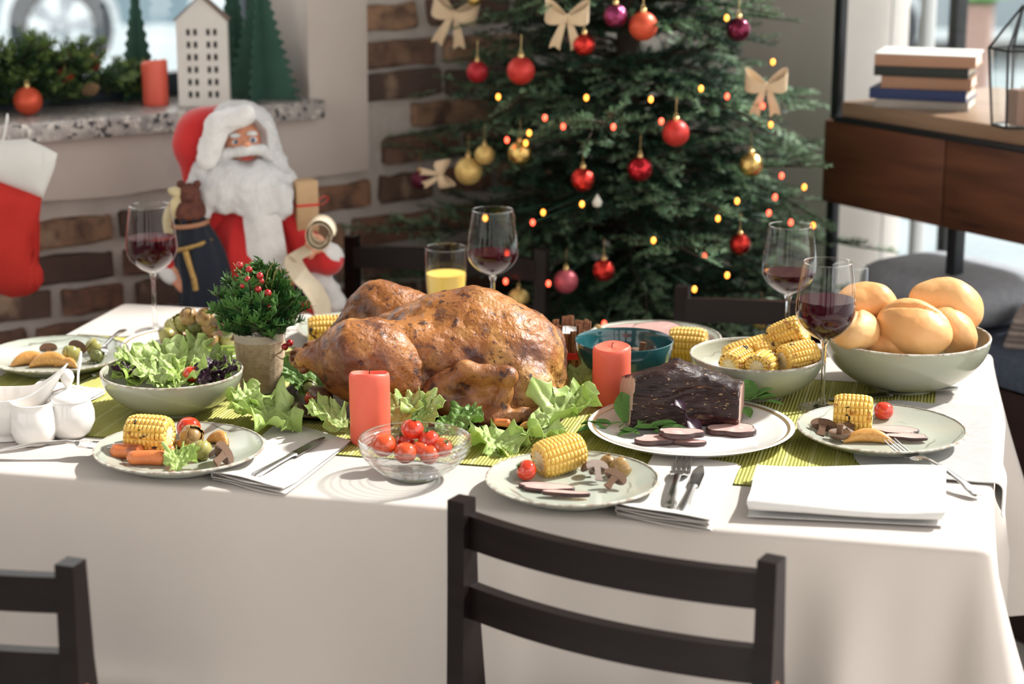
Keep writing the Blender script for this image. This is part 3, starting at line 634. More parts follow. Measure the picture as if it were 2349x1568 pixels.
for a_, b_ in zip(order, order[1:]):
    for i in range(6):
        t = i/6; m_ = a_.lerp(b_, t); r_ = m_.xy.length; k = TR(m_.z)*.25/max(r_, .01); m_ = Vector((m_.x*k, m_.y*k, m_.z)) if 0 < i else a_*1.0; wire.append(m_)
q.tube(wire, .0012, 4); q.build('wire', m_ndl, fy)
# ================================================================ WINDOW SILL DECORATION
zS = zs + .0008
def onsill(px, py): return T(px, py, zS)
m_felt = pm('green_card', (.045,.115,.085), (.035,.095,.07), 20, .8); m_felt2 = pm('grey_card', (.12,.13,.13), rough=.8)
def card_tree(px, py, hpx, wpx, label, tiers, mt, rz, both=True):
    p = onsill(px, py); s = mpp(p); H = hpx*s; W = wpx*s/2
    t = thing('card_tree', label, 'decoration', p, rz, 'card fir trees on the window sill')
    def outline():
        L = []
        for i in range(tiers):
            f0 = i/tiers; f1 = (i+1)/tiers; L.append((W*(1-f0)*1.0 + .002, H*f0 + H*.004)); L.append((W*(1-f1)*.80 + .002, H*f0 + H*.55/tiers))
        return L
    o_ = outline(); half = [(0.0, 0.0)] + o_ + [(0.0, H)]
    for k in range(4 if both else 2):
        q = MB(); q.prism(half, -.0016, .0016, 0, Matrix.Rotation(R(90)*k if both else R(180)*k, 4, 'Z')); q.build('wing', mt, t, False)
    return t
card_tree(320, 226, 262, 118, 'slim dark green card fir tree beside the red candle on the window sill', 11, m_felt, R(-28))
card_tree(602, 228, 300, 190, 'large dark green card fir tree right of the white house on the window sill', 14, m_felt, R(-12))
card_tree(540, 214, 330, 90, 'narrow green card fir tree partly behind the white house', 14, m_felt, R(10))
# white toy house
hp = onsill(471, 240); s_ = mpp(hp); HW, HH, HD = 112*s_, 190*s_, .055
hs = thing('toy_house', 'white wooden house with rows of tiny windows on the window sill', 'decoration', hp, R(4))
m_wh = pm('white_wood', (.78,.75,.70), (.72,.69,.64), 20, .7); m_shade = pm('inside_shade', (.03,.03,.03), rough=.9)  # near-black colour stands for the shade inside the house
xs_ = [-.5,-.30,-.225,-.165,-.09,.09,.165,.225,.30,.5]; xs_ = [x*HW for x in xs_]; zz = [0]; 
for i in range(6): z0 = HH*(.10 + .145*i); zz += [z0, z0 + HH*.075]
zz.append(HH); q = MB()
for i in range(9):
    for j in range(len(zz) - 1):
        if i in (1, 3, 5, 7) and j % 2 == 1: continue
        q.box((xs_[i], -HD/2, zz[j]), (xs_[i+1], -HD/2 + .004, zz[j+1]))
q.prism([(-HW/2, HH), (HW/2, HH), (0, HH*1.27)], -HD/2, -HD/2 + .004); q.build('front_panel', m_wh, hs, False)
q = MB(); q.box((-HW/2, -HD/2 + .004, 0), (-HW/2 + .004, HD/2, HH)); q.box((HW/2 - .004, -HD/2 + .004, 0), (HW/2, HD/2, HH)); q.box((-HW/2, HD/2 - .004, 0), (HW/2, HD/2, HH)); q.prism([(-HW/2, HH), (HW/2, HH), (0, HH*1.27)], HD/2 - .004, HD/2); q.build('wall_panels', m_wh, hs, False)
q = MB(); q.box((-HW/2 + .005, -HD/2 + .006, .001), (HW/2 - .005, HD/2 - .005, HH*.99)); q.build('shade_block', m_shade, hs, False)  # solid dark block added behind the window holes in place of shade
m_roof = pm('brown_roof_wood', (.22,.16,.13), rough=.7)
for k in (-1, 1):
    q = MB(); q.prism([(0, HH*1.275), (k*HW*.54, HH*.985), (k*HW*.54, HH*1.01), (0, HH*1.30)], -HD/2 - .004, HD/2 + .004); q.build('roof_panel', m_roof, hs, False)
# candles
m_wax = pm('coral_wax', (.80,.15,.095), (.74,.115,.075), 14, .45, .12, 60, .001, sss=.25, ssc=(1.,.25,.12), sscale=.008, spots=[((.86,.30,.22), 9, .64, .14)]); m_wick = pm('wick', (.02,.018,.016), rough=.9)
def candle(label, loc, d, h, dip=(.004, .2), tilt=0.):
    c = thing('pillar_candle', label, 'candle', loc, tilt, 'red pillar candles'); r = d/2
    def fn(p, a_):
        x, y, z_ = p; rr = math.hypot(x, y)/r
        if z_ > h*.9: z_ += (.0016 + dip[0]*.35)*math.sin(a_*1.0 + dip[1]*9) * rr + .0008*math.sin(a_*3)
        w_ = 1 + .006*math.sin(a_*5 + z_*40) ; return (x*w_, y*w_, z_)
    q = MB(); q.lathe([(.001,0),(r*.96,0),(r,.004)] + [(r*(1 + .004*math.sin(i*1.9)), .004 + (h-.010)*i/8) for i in range(1, 9)] + [(r*.97,h-.002),(r*.90,h),(r*.80,h-dip[0]*.6),(r*.5,h-dip[0]),(.001,h-dip[0]*1.1)], 40, fn=fn); wx_ = q.build('wax', m_wax, c)
    q = MB(); q.tube([(0,0,h-dip[0]*1.2),(.0005,0,h+.003),(.003,0,h+.0055),(.005,0,h+.0045)], .0008, 5); q.build('wick', m_wick, wx_); return c
p = onsill(358, 240); candle('red pillar candle on the window sill between card tree and white house', p, 58*mpp(p), 98*mpp(p))
# fir garland, its cones and baubles
gp = onsill(112, 247); gar = thing('fir_garland', 'bushy green fir garland lying on the left window sill', 'garland', gp)
m_gl = pm('garland_needle', (.045,.10,.035), (.03,.075,.03), 30, .55); m_gt = pm('garland_tip', (.14,.22,.06), rough=.5)
def sprig_mesh(seed, L=.11, nl=.02, dens=900, mats=None):
    rg = random.Random(seed); mb = MB(); twig(mb, Vector((0,0,0)), Vector((1,0,.15)), L, rg, nl, dens, .3)
    for s_ in (-1, 1): twig(mb, Vector((L*.3,0,.01)), Vector((.8,.6*s_,.25)), L*.55, rg, nl, dens, .3)
    return mb.mesh('sprig', mats or [m_gl, m_gt, m_bark], False)
SV = [sprig_mesh(k) for k in range(4)]; rg = random.Random(5)
for i in range(120):
    t = rg.uniform(-.27, .19); q = link('sprig', SV[i % 4], gar); q.location = (t, t*.55 + rg.uniform(-.035,.035), .012 + rg.uniform(0,.10)*(1 - max(0, t)*3.5)); q.rotation_euler = (rg.uniform(-1,1), R(rg.uniform(-50,15)), rg.uniform(0,6.28)); s_ = rg.uniform(.75,1.15)*(1 - max(0, t)*1.2); q.scale = (s_,)*3
def sball(px, py, rp, c, kind, label):
    p = U(px, py, gp.y - .03); return bauble(0, 0, rp, c, kind, label, p, hang=False)
pz = onsill(66, 264); r_ = 32*mpp(pz); bauble(0, 0, 32, ora, 'matte', 'large orange-red bauble lying at the front of the window sill garland', Vector((pz.x, pz.y, zs + r_)), hang=False)
for px, py, rp, c, lb in ((150,172,19,red,'small red bauble in the middle of the window sill garland'), (212,146,19,crim,'small red bauble at the top right of the window sill garland')):
    d = ray(px, py); p = U(px, py, gp.y + (.0 if px < 200 else .05)); bauble(0, 0, rp, c, 'matte', lb, p, hang=False)
def pine_cone(loc, s, label, rot):
    c = thing('pine_cone', label, 'pine cone', loc); c.rotation_euler = rot; mc = pm('cone_scale', (.30,.19,.10), (.14,.08,.04), 30, .7)
    q = MB(); q.ball((0,0,s*.5), (s*.22,s*.22,s*.5), 10, 8); q.build('core', mc, c); sm = MB(); sm.grid(lambda u, v: (s*.2*u, (v-.5)*s*.24*math.sin(math.pi*(.15+.8*u)), s*.12*u*u), 3, 3, th=s*.03); me = sm.mesh('scale', mc)
    for i in range(34):
        t = i/34; o = link('scale', me, c); a_ = i*2.4; r_ = s*.17*math.sin(math.pi*(.12+.8*t)); o.location = (r_*math.cos(a_), r_*math.sin(a_), s*(.06+.86*t)); o.rotation_euler = (0, -R(50*t), a_); k = .75 + .5*math.sin(math.pi*t); o.scale = (k,)*3
p = U(187, 212, gp.y - .05); pine_cone(Vector((p.x, p.y, max(p.z, zs+.02))), .04, 'brown pine cone in the front of the window sill garland', (R(20), R(70), .4))
p = U(170, 145, gp.y + .0); pine_cone(Vector((p.x, p.y, p.z)), .032, 'small pine cone on top of the window sill garland', (R(-10), R(40), 2.4))
# ================================================================ BEARDED DOLL IN A RED ROBE, ITS SACK, GIFT AND SCROLL
DF = 4.08
m_rd = pm('red_velvet', (.64,.018,.018), (.50,.012,.014), 9, .8, .3, 120, .001, sheen=.4); m_fur = pm('white_fur', (.84,.83,.82), (.76,.75,.75), 40, .95, .8, 160, .004, sheen=.3)
m_skin = pm('doll_skin', (.72,.33,.20), (.68,.29,.18), 8, .55); m_nv = pm('navy_velvet', (.008,.014,.028), (.006,.01,.02), 9, .85, sheen=.15); m_gt_ = pm('gold_trim', (.55,.36,.13), (.40,.25,.08), 150, .45, .8, 300, .002, metal=.6)
m_hair = pm('white_hair', (.86,.86,.86), (.78,.78,.79), 60, .9, .9, 220, .004, stretch=(3,3,.6)); m_cream = pm('cream_satin', (.76,.66,.50), (.68,.57,.40), 30, .6)
D0 = T(585, 900, 0); D0 = Vector((U(580, 600, DF).x, DF, 0))
doll = thing('bearded_doll', 'bearded doll in a red robe with white fur behind the table', 'doll', D0)
def d(px, py, dy=0.): return U(px, py, DF + dy) - D0
k = mpp(U(560, 400, DF))
# robe with gathered folds
zt_ = d(570, 462).z
def robe(u, v):
    a_ = u*2*math.pi; h = v; z_ = zt_*h if h < .985 else zt_*h
    cx_ = d(590, 650).x*(1-h) + d(568, 470).x*h
    rx = (.155*(1-h)**.8 + .098) * (1 - .55*max(0, (h-.82)/.18)**2.2); ry = rx*.72
    w_ = 1 + (.055*math.sin(a_*15 + 1.5*math.sin(h*5)) + .025*math.sin(a_*27+2)) * (1 - h*.6)
    if abs(h - .66) < .03: w_ *= .97
    return (cx_ + rx*w_*math.cos(a_), ry*w_*math.sin(a_), z_)
q = MB(); q.grid(robe, 120, 40); q.build('robe', m_rd, doll, True, 80)
def strip(u, v, x0, x1, pad):
    px = (568 + 62*(1-v))
    return None
q = MB()
def front(u, v):
    py = 462 + 236*v; cx_ = 597 + 33*v; wd_ = 38 + 6*v; px = cx_ + (u-.5)*2*wd_*.95; b = d(px, py, -.108 + .02*abs(u-.5)*2 + .035*(1-v)); return b + Vector((0, .002*math.sin(v*23), 0))
q.grid(front, 8, 22, th=.012); q.build('fur_front', m_fur, doll, True, 80)
q = MB(); q.tube([(.262*.62*math.cos(a_)*1.0 + d(588,650).x, .262*.46*math.sin(a_), d(600, 650).z) for a_ in [i*2*math.pi/40 for i in range(41)]], .014, 8, cap=False, flat=1.3); q.build('belt', m_nv, doll)
bk = d(648, 646, -.125); q = MB()
for a1, b1 in (((-1,-1),(1,-1)), ((1,-1),(1,1)), ((1,1),(-1,1)), ((-1,1),(-1,-1))): q.tube([bk + Vector((a1[0]*.018, 0, a1[1]*.021)), bk + Vector((b1[0]*.018, 0, b1[1]*.021))], .006, 6)
q.build('buckle', m_gt_, doll)
# head, hat, hair, beard
hc = d(548, 335); r = 46*k
def P_(px, py, dy=0): return tuple(d(px, py, dy))
net('head', lambda P: smin(ell(P, P_(555,328), (.043,.045,.052)), ell(P, P_(558,335,-.042), (.012,.014,.012)), .012), tuple(hc + Vector((-.09,-.09,-.09))), tuple(hc + Vector((.09,.09,.09))), .0045, m_skin, doll)
q = MB(); q.ball(P_(566,333,-.055), (.011,.012,.010), 12, 8); q.build('nose', m_skin, doll)
for px, py in ((541,326), (580,321)):
    q = MB(); q.ball(P_(px,py,-.040), (.0085,.006,.0065), 12, 8); e = q.build('eye', pm('eye_white', (.8,.8,.8), rough=.2), doll); q = MB(); q.ball(P_(px+1,py,-.0455), (.0045,.003,.0045), 10, 6); q.build('iris', pm('iris_blue', (.05,.12,.22), rough=.2), e)
    q = MB(); q.ball(P_(px-2,py-15,-.046), (.012,.008,.0055), 12, 8); q.build('eyebrow', m_hair, doll)
q = MB(); q.ball(P_(566,362,-.05), (.013,.006,.005), 12, 6); q.build('mouth', pm('doll_lip', (.45,.06,.05), rough=.5), doll)
def must(P): return np.minimum(smin(cap(P, P_(562,345,-.058), P_(520,352,-.045), .012, .010), cap(P, P_(520,352,-.045), P_(505,378,-.035), .010, .008), .01), smin(cap(P, P_(566,345,-.058), P_(600,343,-.045), .012, .010), cap(P, P_(600,343,-.045), P_(620,362,-.03), .010, .008), .01)) + .0015*fbm(*P, 120, 2)
net('moustache', must, tuple(Vector(P_(560,355,-.05)) - Vector((.09,.05,.06))), tuple(Vector(P_(560,355,-.05)) + Vector((.09,.05,.06))), .004, m_hair, doll)
def hair(P):
    a_ = ell(P, P_(550,325,.012), (.078,.070,.088)); a_ = smin(a_, cap(P, P_(486,350,-.025), P_(466,430,-.01), .026,.040), .02); a_ = smin(a_, cap(P, P_(612,340,.01), P_(635,420,.0), .028,.045), .02)
    a_ = smax(a_, -ell(P, P_(560,325,-.055), (.053,.062,.050)), .008); return a_ + .004*fbm(*P, 38, 3, 4) + .002*np.sin(P[2]*150 + 9*fbm(*P, 20, 2))
lo = Vector(P_(545,340)) - Vector((.17,.13,.17)); hi = Vector(P_(545,340)) + Vector((.17,.13,.15))
net('hair', hair, tuple(lo), tuple(hi), .0045, m_hair, doll)
def beard(P):
    a_ = ell(P, P_(555,425,-.035), (.088,.055,.062)); a_ = smin(a_, ell(P, P_(480,435,-.01), (.048,.045,.05)), .02); a_ = smin(a_, ell(P, P_(635,430,-.01), (.045,.045,.05)), .02)
    for px, py, px2, py2, r_ in ((478,450,468,488,.018),(500,450,504,466,.016),(520,450,518,474,.014),(545,455,552,486,.013),(583,455,590,500,.030),(610,460,618,480,.026),(648,440,655,486,.020),(640,470,648,500,.012)): a_ = smin(a_, cap(P, P_(px,py,-.058), P_(px2,py2,-.066), r_, r_*.75), .012)
    a_ = smax(a_, -ell(P, P_(560,345,-.06), (.05,.05,.03)), .01); return a_ + .005*fbm(*P, 42, 3, 9)
lo = Vector(P_(555,440,-.03)) - Vector((.16,.11,.11)); hi = Vector(P_(555,440,-.03)) + Vector((.16,.10,.10))
net('beard', beard, tuple(lo), tuple(hi), .004, m_hair, doll)
def hat(P):
    a_ = smin(ell(P, P_(492,302,.035), (.074,.062,.056), (0,-.35,0)), cap(P, P_(455,305,.01), P_(440,335,.01), .046,.036), .03); a_ = smin(a_, cap(P, P_(440,330,.0), P_(440,405,.005), .034,.022), .025); return a_ + .002*fbm(*P, 25, 2)
lo = Vector(P_(480,320,.03)) - Vector((.15,.12,.13)); hi = Vector(P_(480,320,.03)) + Vector((.13,.10,.11)); net('hat', hat, tuple(lo), tuple(hi), .0045, m_rd, doll)
def brim(P): return np.minimum(cap(P, P_(476,362,-.050), P_(500,285,-.050), .024,.027), cap(P, P_(500,285,-.050), P_(565,262,-.045), .027,.022)) + .003*fbm(*P, 60, 2)
lo = Vector(P_(520,310,-.05)) - Vector((.1,.05,.10)); hi = Vector(P_(520,310,-.05)) + Vector((.1,.05,.10)); net('hat_brim', brim, tuple(lo), tuple(hi), .004, m_fur, doll)
# arms: left one holds the sack, right one the scroll
net('sleeve', lambda P: smin(cap(P, P_(490,490,.0), P_(425,560,-.03), .045,.040), cap(P, P_(425,560,-.03), P_(402,615,-.06), .040,.036), .02), tuple(d(440,550,-.02) - Vector((.14,.12,.14))), tuple(d(440,550,-.02) + Vector((.14,.12,.14))), .006, m_rd, doll)
net('cuff', lambda P: ell(P, P_(398,628,-.07), (.036,.034,.022), (0,.4,0)) + .003*fbm(*P, 60, 2), tuple(d(400,628,-.07) - Vector((.06,.06,.05))), tuple(d(400,628,-.07) + Vector((.06,.06,.05))), .004, m_fur, doll)
def hand(P):
    a_ = ell(P, P_(413,628,-.085), (.026,.017,.024), (0,.5,0))
    for i, (x1, y1, x2, y2, x3, y3) in enumerate(((400,640,418,662,436,672), (410,640,430,655,447,662), (420,634,438,642,450,650), (424,622,440,628,449,638))):
        a_ = smin(a_, np.minimum(cap(P, P_(x1,y1,-.09), P_(x2,y2,-.105), .0095,.009), cap(P, P_(x2,y2,-.105), P_(x3,y3,-.095), .009,.0075)), .004)
    return smin(a_, np.minimum(cap(P, P_(416,612,-.095), P_(434,606,-.108), .0095,.009), cap(P, P_(434,606,-.108), P_(446,618,-.105), .009,.007)), .006)
net('hand', hand, tuple(d(424,638,-.09) - Vector((.07,.05,.07))), tuple(d(424,638,-.09) + Vector((.06,.05,.07))), .003, m_skin, doll)
net('sleeve', lambda P: smin(cap(P, P_(655,500,.0), P_(715,585,-.03), .042,.036), cap(P, P_(715,585,-.03), P_(752,596,-.06), .036,.034), .02), tuple(d(705,560,-.02) - Vector((.13,.12,.13))), tuple(d(705,560,-.02) + Vector((.13,.12,.13))), .006, m_rd, doll)
net('cuff', lambda P: ell(P, P_(757,590,-.06), (.028,.030,.034)) + .003*fbm(*P, 60, 2), tuple(d(757,590,-.06) - Vector((.05,.06,.06))), tuple(d(757,590,-.06) + Vector((.05,.06,.06))), .004, m_fur, doll)
def hand2(P):
    a_ = ell(P, P_(728,560,-.075), (.018,.015,.022))
    for x1, y1, x2, y2 in ((718,548,706,560),(716,556,703,570),(718,565,706,580),(722,572,712,588)): a_ = smin(a_, cap(P, P_(x1,y1,-.085), P_(x2,y2,-.095), .008,.0065), .004)
    return smin(a_, cap(P, P_(724,548,-.085), P_(712,538,-.09), .009,.007), .005)
net('hand', hand2, tuple(d(718,562,-.08) - Vector((.05,.05,.05))), tuple(d(718,562,-.08) + Vector((.05,.05,.05))), .003, m_skin, doll)
net('fur_hem', lambda P: cap(P, P_(735,640,-.05), P_(765,690,-.03), .024, .026) + .003*fbm(*P, 60, 2), tuple(d(750,665,-.04) - Vector((.06,.05,.07))), tuple(d(750,665,-.04) + Vector((.06,.05,.07))), .004, m_fur, doll)
# sack of toys
S0 = U(470, 610, DF - .10); sack = thing('toy_sack', 'navy velvet sack with gold cord held in the doll\'s hand', 'sack', (S0.x, S0.y, .002))
def s2(px, py, dy=0): return tuple(U(px, py, DF - .085 + dy) - Vector((S0.x, S0.y, .002)))
def sk(P):
    a_ = smin(ell(P, s2(476,640), (.046,.045,.095)), ell(P, s2(478,770), (.060,.055,.17)), .04); a_ = smin(a_, cap(P, s2(448,585), s2(438,515), .040,.034), .04)
    a_ = smax(a_, -ell(P, s2(436,500), (.028,.028,.022)), .004); a_ = smax(a_, -P[2], .01)
    return a_ + .003*np.sin(np.arctan2(P[1]-s2(455,600)[1], P[0]-s2(455,600)[0])*9)
net('bag', sk, (-.16,-.14,.0-.01), (.16,.13,s2(440,490)[2]), .006, m_nv, sack)
q = MB(); c_ = Vector(s2(442,558)); q.tube([c_ + Vector((.044*math.cos(a_), .044*math.sin(a_), .012*math.cos(a_))) for a_ in [i*2*math.pi/24 for i in range(25)]], .005, 6, cap=False); q.build('cord', m_gt_, sack)
q = MB(); c_ = Vector(s2(436,512)); q.tube([c_ + Vector((.037*math.cos(a_), .037*math.sin(a_), .004*math.cos(a_))) for a_ in [i*2*math.pi/24 for i in range(25)]], .005, 6, cap=False); q.build('rim_cord', pm('copper_trim', (.42,.20,.11), rough=.5), sack)
q = MB(); q.tube([s2(425,575,-.05), s2(436,610,-.05), s2(446,640,-.05), s2(450,665,-.05)], .007, 7); q.build('tassel', m_gt_, sack)
q = MB(); q.ball((0,0,0), (.034,.034,.03), 16, 10); q.ball((0,0,.034), .024, 14, 8); q.ball((-.017,0,.055), .009, 8, 6); q.ball((.017,0,.055), .009, 8, 6); q.ball((0,-.022,.03), (.010,.008,.008), 8, 6)
o = q.build('teddy_toy', pm('brown_plush', (.16,.055,.035), (.09,.03,.022), 60, .9, .8, 150, .003)); put(o, U(436, 482, DF - .085)); tag(o, 'small brown plush toy sticking out of the navy sack', 'toy')
q = MB(); q.grid(lambda u, v: ((v-.5)*.045*math.sin(math.pi*(.1+.85*u)), .012*math.sin(u*6), .10*u - .05), 10, 4, th=.004); q.ball((0,0,.055), (.024,.012,.012), 10, 6); o = q.build('gold_ribbon_toy', pm('pale_gold', (.62,.52,.30), rough=.45)); put(o, U(398, 500, DF - .09), (0, R(14), 0)); tag(o, 'pale gold ribbon toy at the edge of the navy sack', 'toy')
# gift box
gb = U(699, 470, DF - .02); gift = thing('gift_box', 'tall kraft paper gift box with red ribbon beside the doll', 'gift', gb, R(24))
GH = 58*k; q = MB(); q.box((-.024,-.022,-GH), (.024,.022,GH), .002); q.build('box', pm('kraft_paper', (.55,.36,.20), (.50,.32,.17), 30, .6), gift)
m_rr = pm('red_ribbon', (.62,.03,.02), rough=.35); q = MB(); q.box((-.0246,-.0226,.0), (.0246,.0226,.006), .001); q.build('ribbon', m_rr, gift)
for a_ in (20, 160, 260):
    q = MB(); q.grid(lambda u, v: ((.5-.5*math.cos(u*6.283))*.026*math.cos(R(a_)), (v-.5)*.010 - .002, (.5-.5*math.cos(u*6.283))*.026*math.sin(R(a_)) + .008*math.sin(u*6.283)), 14, 2, th=.0008); q.build('bow_loop', m_rr, gift).location = (.026, -.006, .004)
# scroll
sc_ = thing('paper_scroll', 'long curling cream scroll held by the doll beside the gift box', 'scroll', U(700, 600, DF - .12)); s0 = sc_.location.copy()
path = [(744,520,.0),(722,512,-.015),(712,535,-.02),(716,556,-.02),(738,575,.0),(724,600,.01),(700,590,.0),(678,575,-.01),(672,598,-.015),(690,632,-.02),(718,662,-.02),(738,700,-.015),(742,740,-.01)]
pp_ = [U(x, y, DF - .12 + dy) - s0 for x, y, dy in path[6:]]
def cat_(P, t):
    n_ = len(P) - 1; i = min(int(t*n_), n_-1); f_ = t*n_ - i; a_, b_, c_, e_ = P[max(i-1,0)], P[i], P[i+1], P[min(i+2,n_)]
    return .5*((2*b_) + (c_-a_)*f_ + (2*a_ - 5*b_ + 4*c_ - e_)*f_*f_ + (3*b_ - a_ - 3*c_ + e_)*f_**3)
q = MB(); q.grid(lambda u, v: cat_(pp_, u) + Vector(((v-.5)*.030, (v-.5)*.035, (v-.5)*.012)), 36, 4, th=.0012); q.build('sheet', m_cream, sc_)
q = MB(); c_ = U(735, 535, DF - .13) - s0
def roll(u, v):
    a_ = u*4*math.pi; r_ = .030 - .013*u; return (c_.x + r_*math.cos(a_), c_.y + (v-.5)*.06, c_.z + r_*math.sin(a_)*1.15)
q.grid(roll, 48, 3, th=.0012); q.build('roll', m_cream, sc_)
# ================================================================ CHRISTMAS STOCKING
SF = 3.98; so = U(20, 480, SF); stock = thing('christmas_stocking', 'red felt stocking with white cuff hanging at the left edge of the picture', 'stocking', so)
def s3(px, py): a_ = U(px, py, SF) - so; return (a_.x, a_.z)
m_felt_r = pm('red_felt', (.60,.035,.025), (.52,.025,.02), 14, .9, .4, 250, .001); m_felt_w = pm('white_felt', (.80,.79,.76), (.76,.75,.72), 14, .9, .4, 250, .001)
def pillow(name, out, th, mt, amp):
    bm = bmesh.new(); vs_ = [bm.verts.new((x, 0, z_)) for x, z_ in out]; f_ = bm.faces.new(vs_); bmesh.ops.triangulate(bm, faces=[f_]); bmesh.ops.subdivide_edges(bm, edges=bm.edges[:], cuts=5, use_grid_fill=True)
    bmesh.ops.remove_doubles(bm, verts=bm.verts[:], dist=1e-6)
    bd = [v for v in bm.verts if any(e.is_boundary for e in v.link_edges)]; bp_ = np.array([v.co[:] for v in bd]); mb = MB(); vs2 = list(bm.verts); bm.verts.index_update(); V = []
    for s_ in (-1, 1):
        for v in vs2:
            dd = np.min(np.linalg.norm(bp_ - np.array(v.co[:]), axis=1)); b_ = th*min(1, (dd/(th*2.2)))**.5 if dd > 1e-7 else 0
            V.append((v.co.x, s_*(b_ + .0006) + amp*math.sin(v.co.z*28 + v.co.x*14)*min(1, dd*30), v.co.z))
    n_ = len(vs2); Fc = [tuple(v.index for v in f.verts) for f in bm.faces]; Fc2 = Fc + [tuple(i + n_ for i in reversed(f)) for f in Fc]
    for e in bm.edges:
        if e.is_boundary: a_, b_ = e.verts[0].index, e.verts[1].index; Fc2.append((a_, b_, b_+n_, a_+n_))
    bm.free(); mb.add(V, Fc2); return mb.build(name, mt, stock, True, 80)
pillow('cuff', [s3(*a_) for a_ in ((-110,300),(-60,304),(5,322),(60,318),(100,335),(132,352),(125,385),(112,420),(98,455),(55,440),(0,420),(-60,405),(-115,395))], .018, m_felt_w, .002)
pillow('sock', [s3(*a_) for a_ in ((-105,385),(-50,398),(0,412),(55,432),(96,448),(88,480),(76,512),(72,548),(74,575),(88,600),(99,622),(100,645),(88,665),(62,678),(25,682),(-10,670),(-45,655),(-90,650),(-120,560),(-115,460))], .030, m_felt_r, .004)
q = MB(); q.tube([(s3(6,330)[0], 0, s3(6,330)[1]), (s3(14,290)[0], .0, s3(14,290)[1]), (s3(8,272)[0], .03, s3(8,272)[1]), (s3(0,275)[0], .06, s3(0,285)[1])], .008, 6, flat=.3); q.build('hanging_loop', m_felt_w, stock)
# ================================================================ TEXTILES ON THE TABLE
TM = Matrix.Translation((TC.x, TC.y, 0)) @ Matrix.Rotation(TA, 4, 'Z'); TI = TM.inverted()
def tl(px, py, z=TZ): return TI @ T(px, py, z)
m_run = pm('green_woven', (.33,.325,.055), (.27,.275,.045), 40, .85, .3, 500, .0006); band(m_run, 'BANDS', 'X', 57, (.50,.47,.16), .62, .95, bump=.0); band(m_run, 'BANDS', 'X', 57/7., (.50,.49,.20), .93, .985)
cA, cB, cC, cD = tl(205, 997), tl(2120, 1146), tl(2150, 893), tl(265, 768)
ry0 = (cA.y + cB.y)/2; ry1 = (cC.y + cD.y)/2; rx1 = (cB.x + cC.x)/2; rx0 = -TL/2 + .03
q = MB(); nr = 1480
q.grid(lambda u, v: (rx0 + (rx1-rx0)*u, ry0 + (ry1-ry0)*v + .006*(u-.5), .7512 + .0010 + .0007*math.sin((rx0 + (rx1-rx0)*u)*57*20 + .5)), nr, 3)
q.box((rx0, ry0 - .001, .7506), (rx1, ry1 + .001, .7512)); o = q.build('table_runner', m_run, None, True, 80); put(o, (TC.x, TC.y, 0), (0, 0, TA)); tag(o, 'green ribbed table runner with pale stripes along the table', 'table runner')
q = MB(); q.tube([(rx0, ry0, .7516), (rx1, ry0, .7516)], .0014, 5); q.tube([(rx0, ry1, .7516), (rx1, ry1, .7516)], .0014, 5); q.build('stitched_hem', pm('hem_thread', (.10,.11,.03), rough=.9), o)
RZ = .7535   # height of the runner surface
m_mat = pm('grey_woven', (.52,.51,.50), (.46,.45,.44), 60, .9, .5, 700, .001); band(m_mat, 'BANDS', 'Y', 60, (.38,.37,.36), .5, .95, bump=.6, bdist=.001)
pa, pb_ = tl(2288, 938), tl(2290, 1112); xl = tl(1955, 1035).x; hx = TL/2 + .006
def mat_(u, v):
    y = pb_.y + (pa.y - pb_.y)*v; x0_ = xl + .05*abs(2*v-1)**5; s_ = x0_ + (hx + .085 - x0_)*u; zt0 = .7540
    if s_ <= hx - .006: return (s_, y + .012*math.sin(v*3)*(1-u), zt0 + .0006*math.sin(u*20))
    e = s_ - (hx - .006); r_ = .012
    if e < r_*1.57: return (hx - .006 + r_*math.sin(e/r_), y, zt0 - r_*(1-math.cos(e/r_)))
    e2 = (e - r_*1.57) * (1 - .5*abs(2*v-1)**3); return (hx + .006 + .006*math.sin(v*9), y, zt0 - r_ - e2)
q = MB(); q.grid(mat_, 70, 30, th=-.0016); o = q.build('placemat', m_mat, None, True, 60); put(o, (TC.x, TC.y, 0), (0, 0, TA)); tag(o, 'pale grey woven placemat under the right plate hanging over the table edge', 'placemat')
m_nap = pm('natural_linen', (.62,.585,.55), (.57,.535,.50), 30, .9, .35, 800, .0006)
m_napw = pm('white_napkin_linen', (.70,.69,.67), (.66,.65,.63), 30, .9, .3, 800, .0006); m_nedge = pm('linen_edge', (.42,.37,.34), (.5,.45,.42), 80, .95)
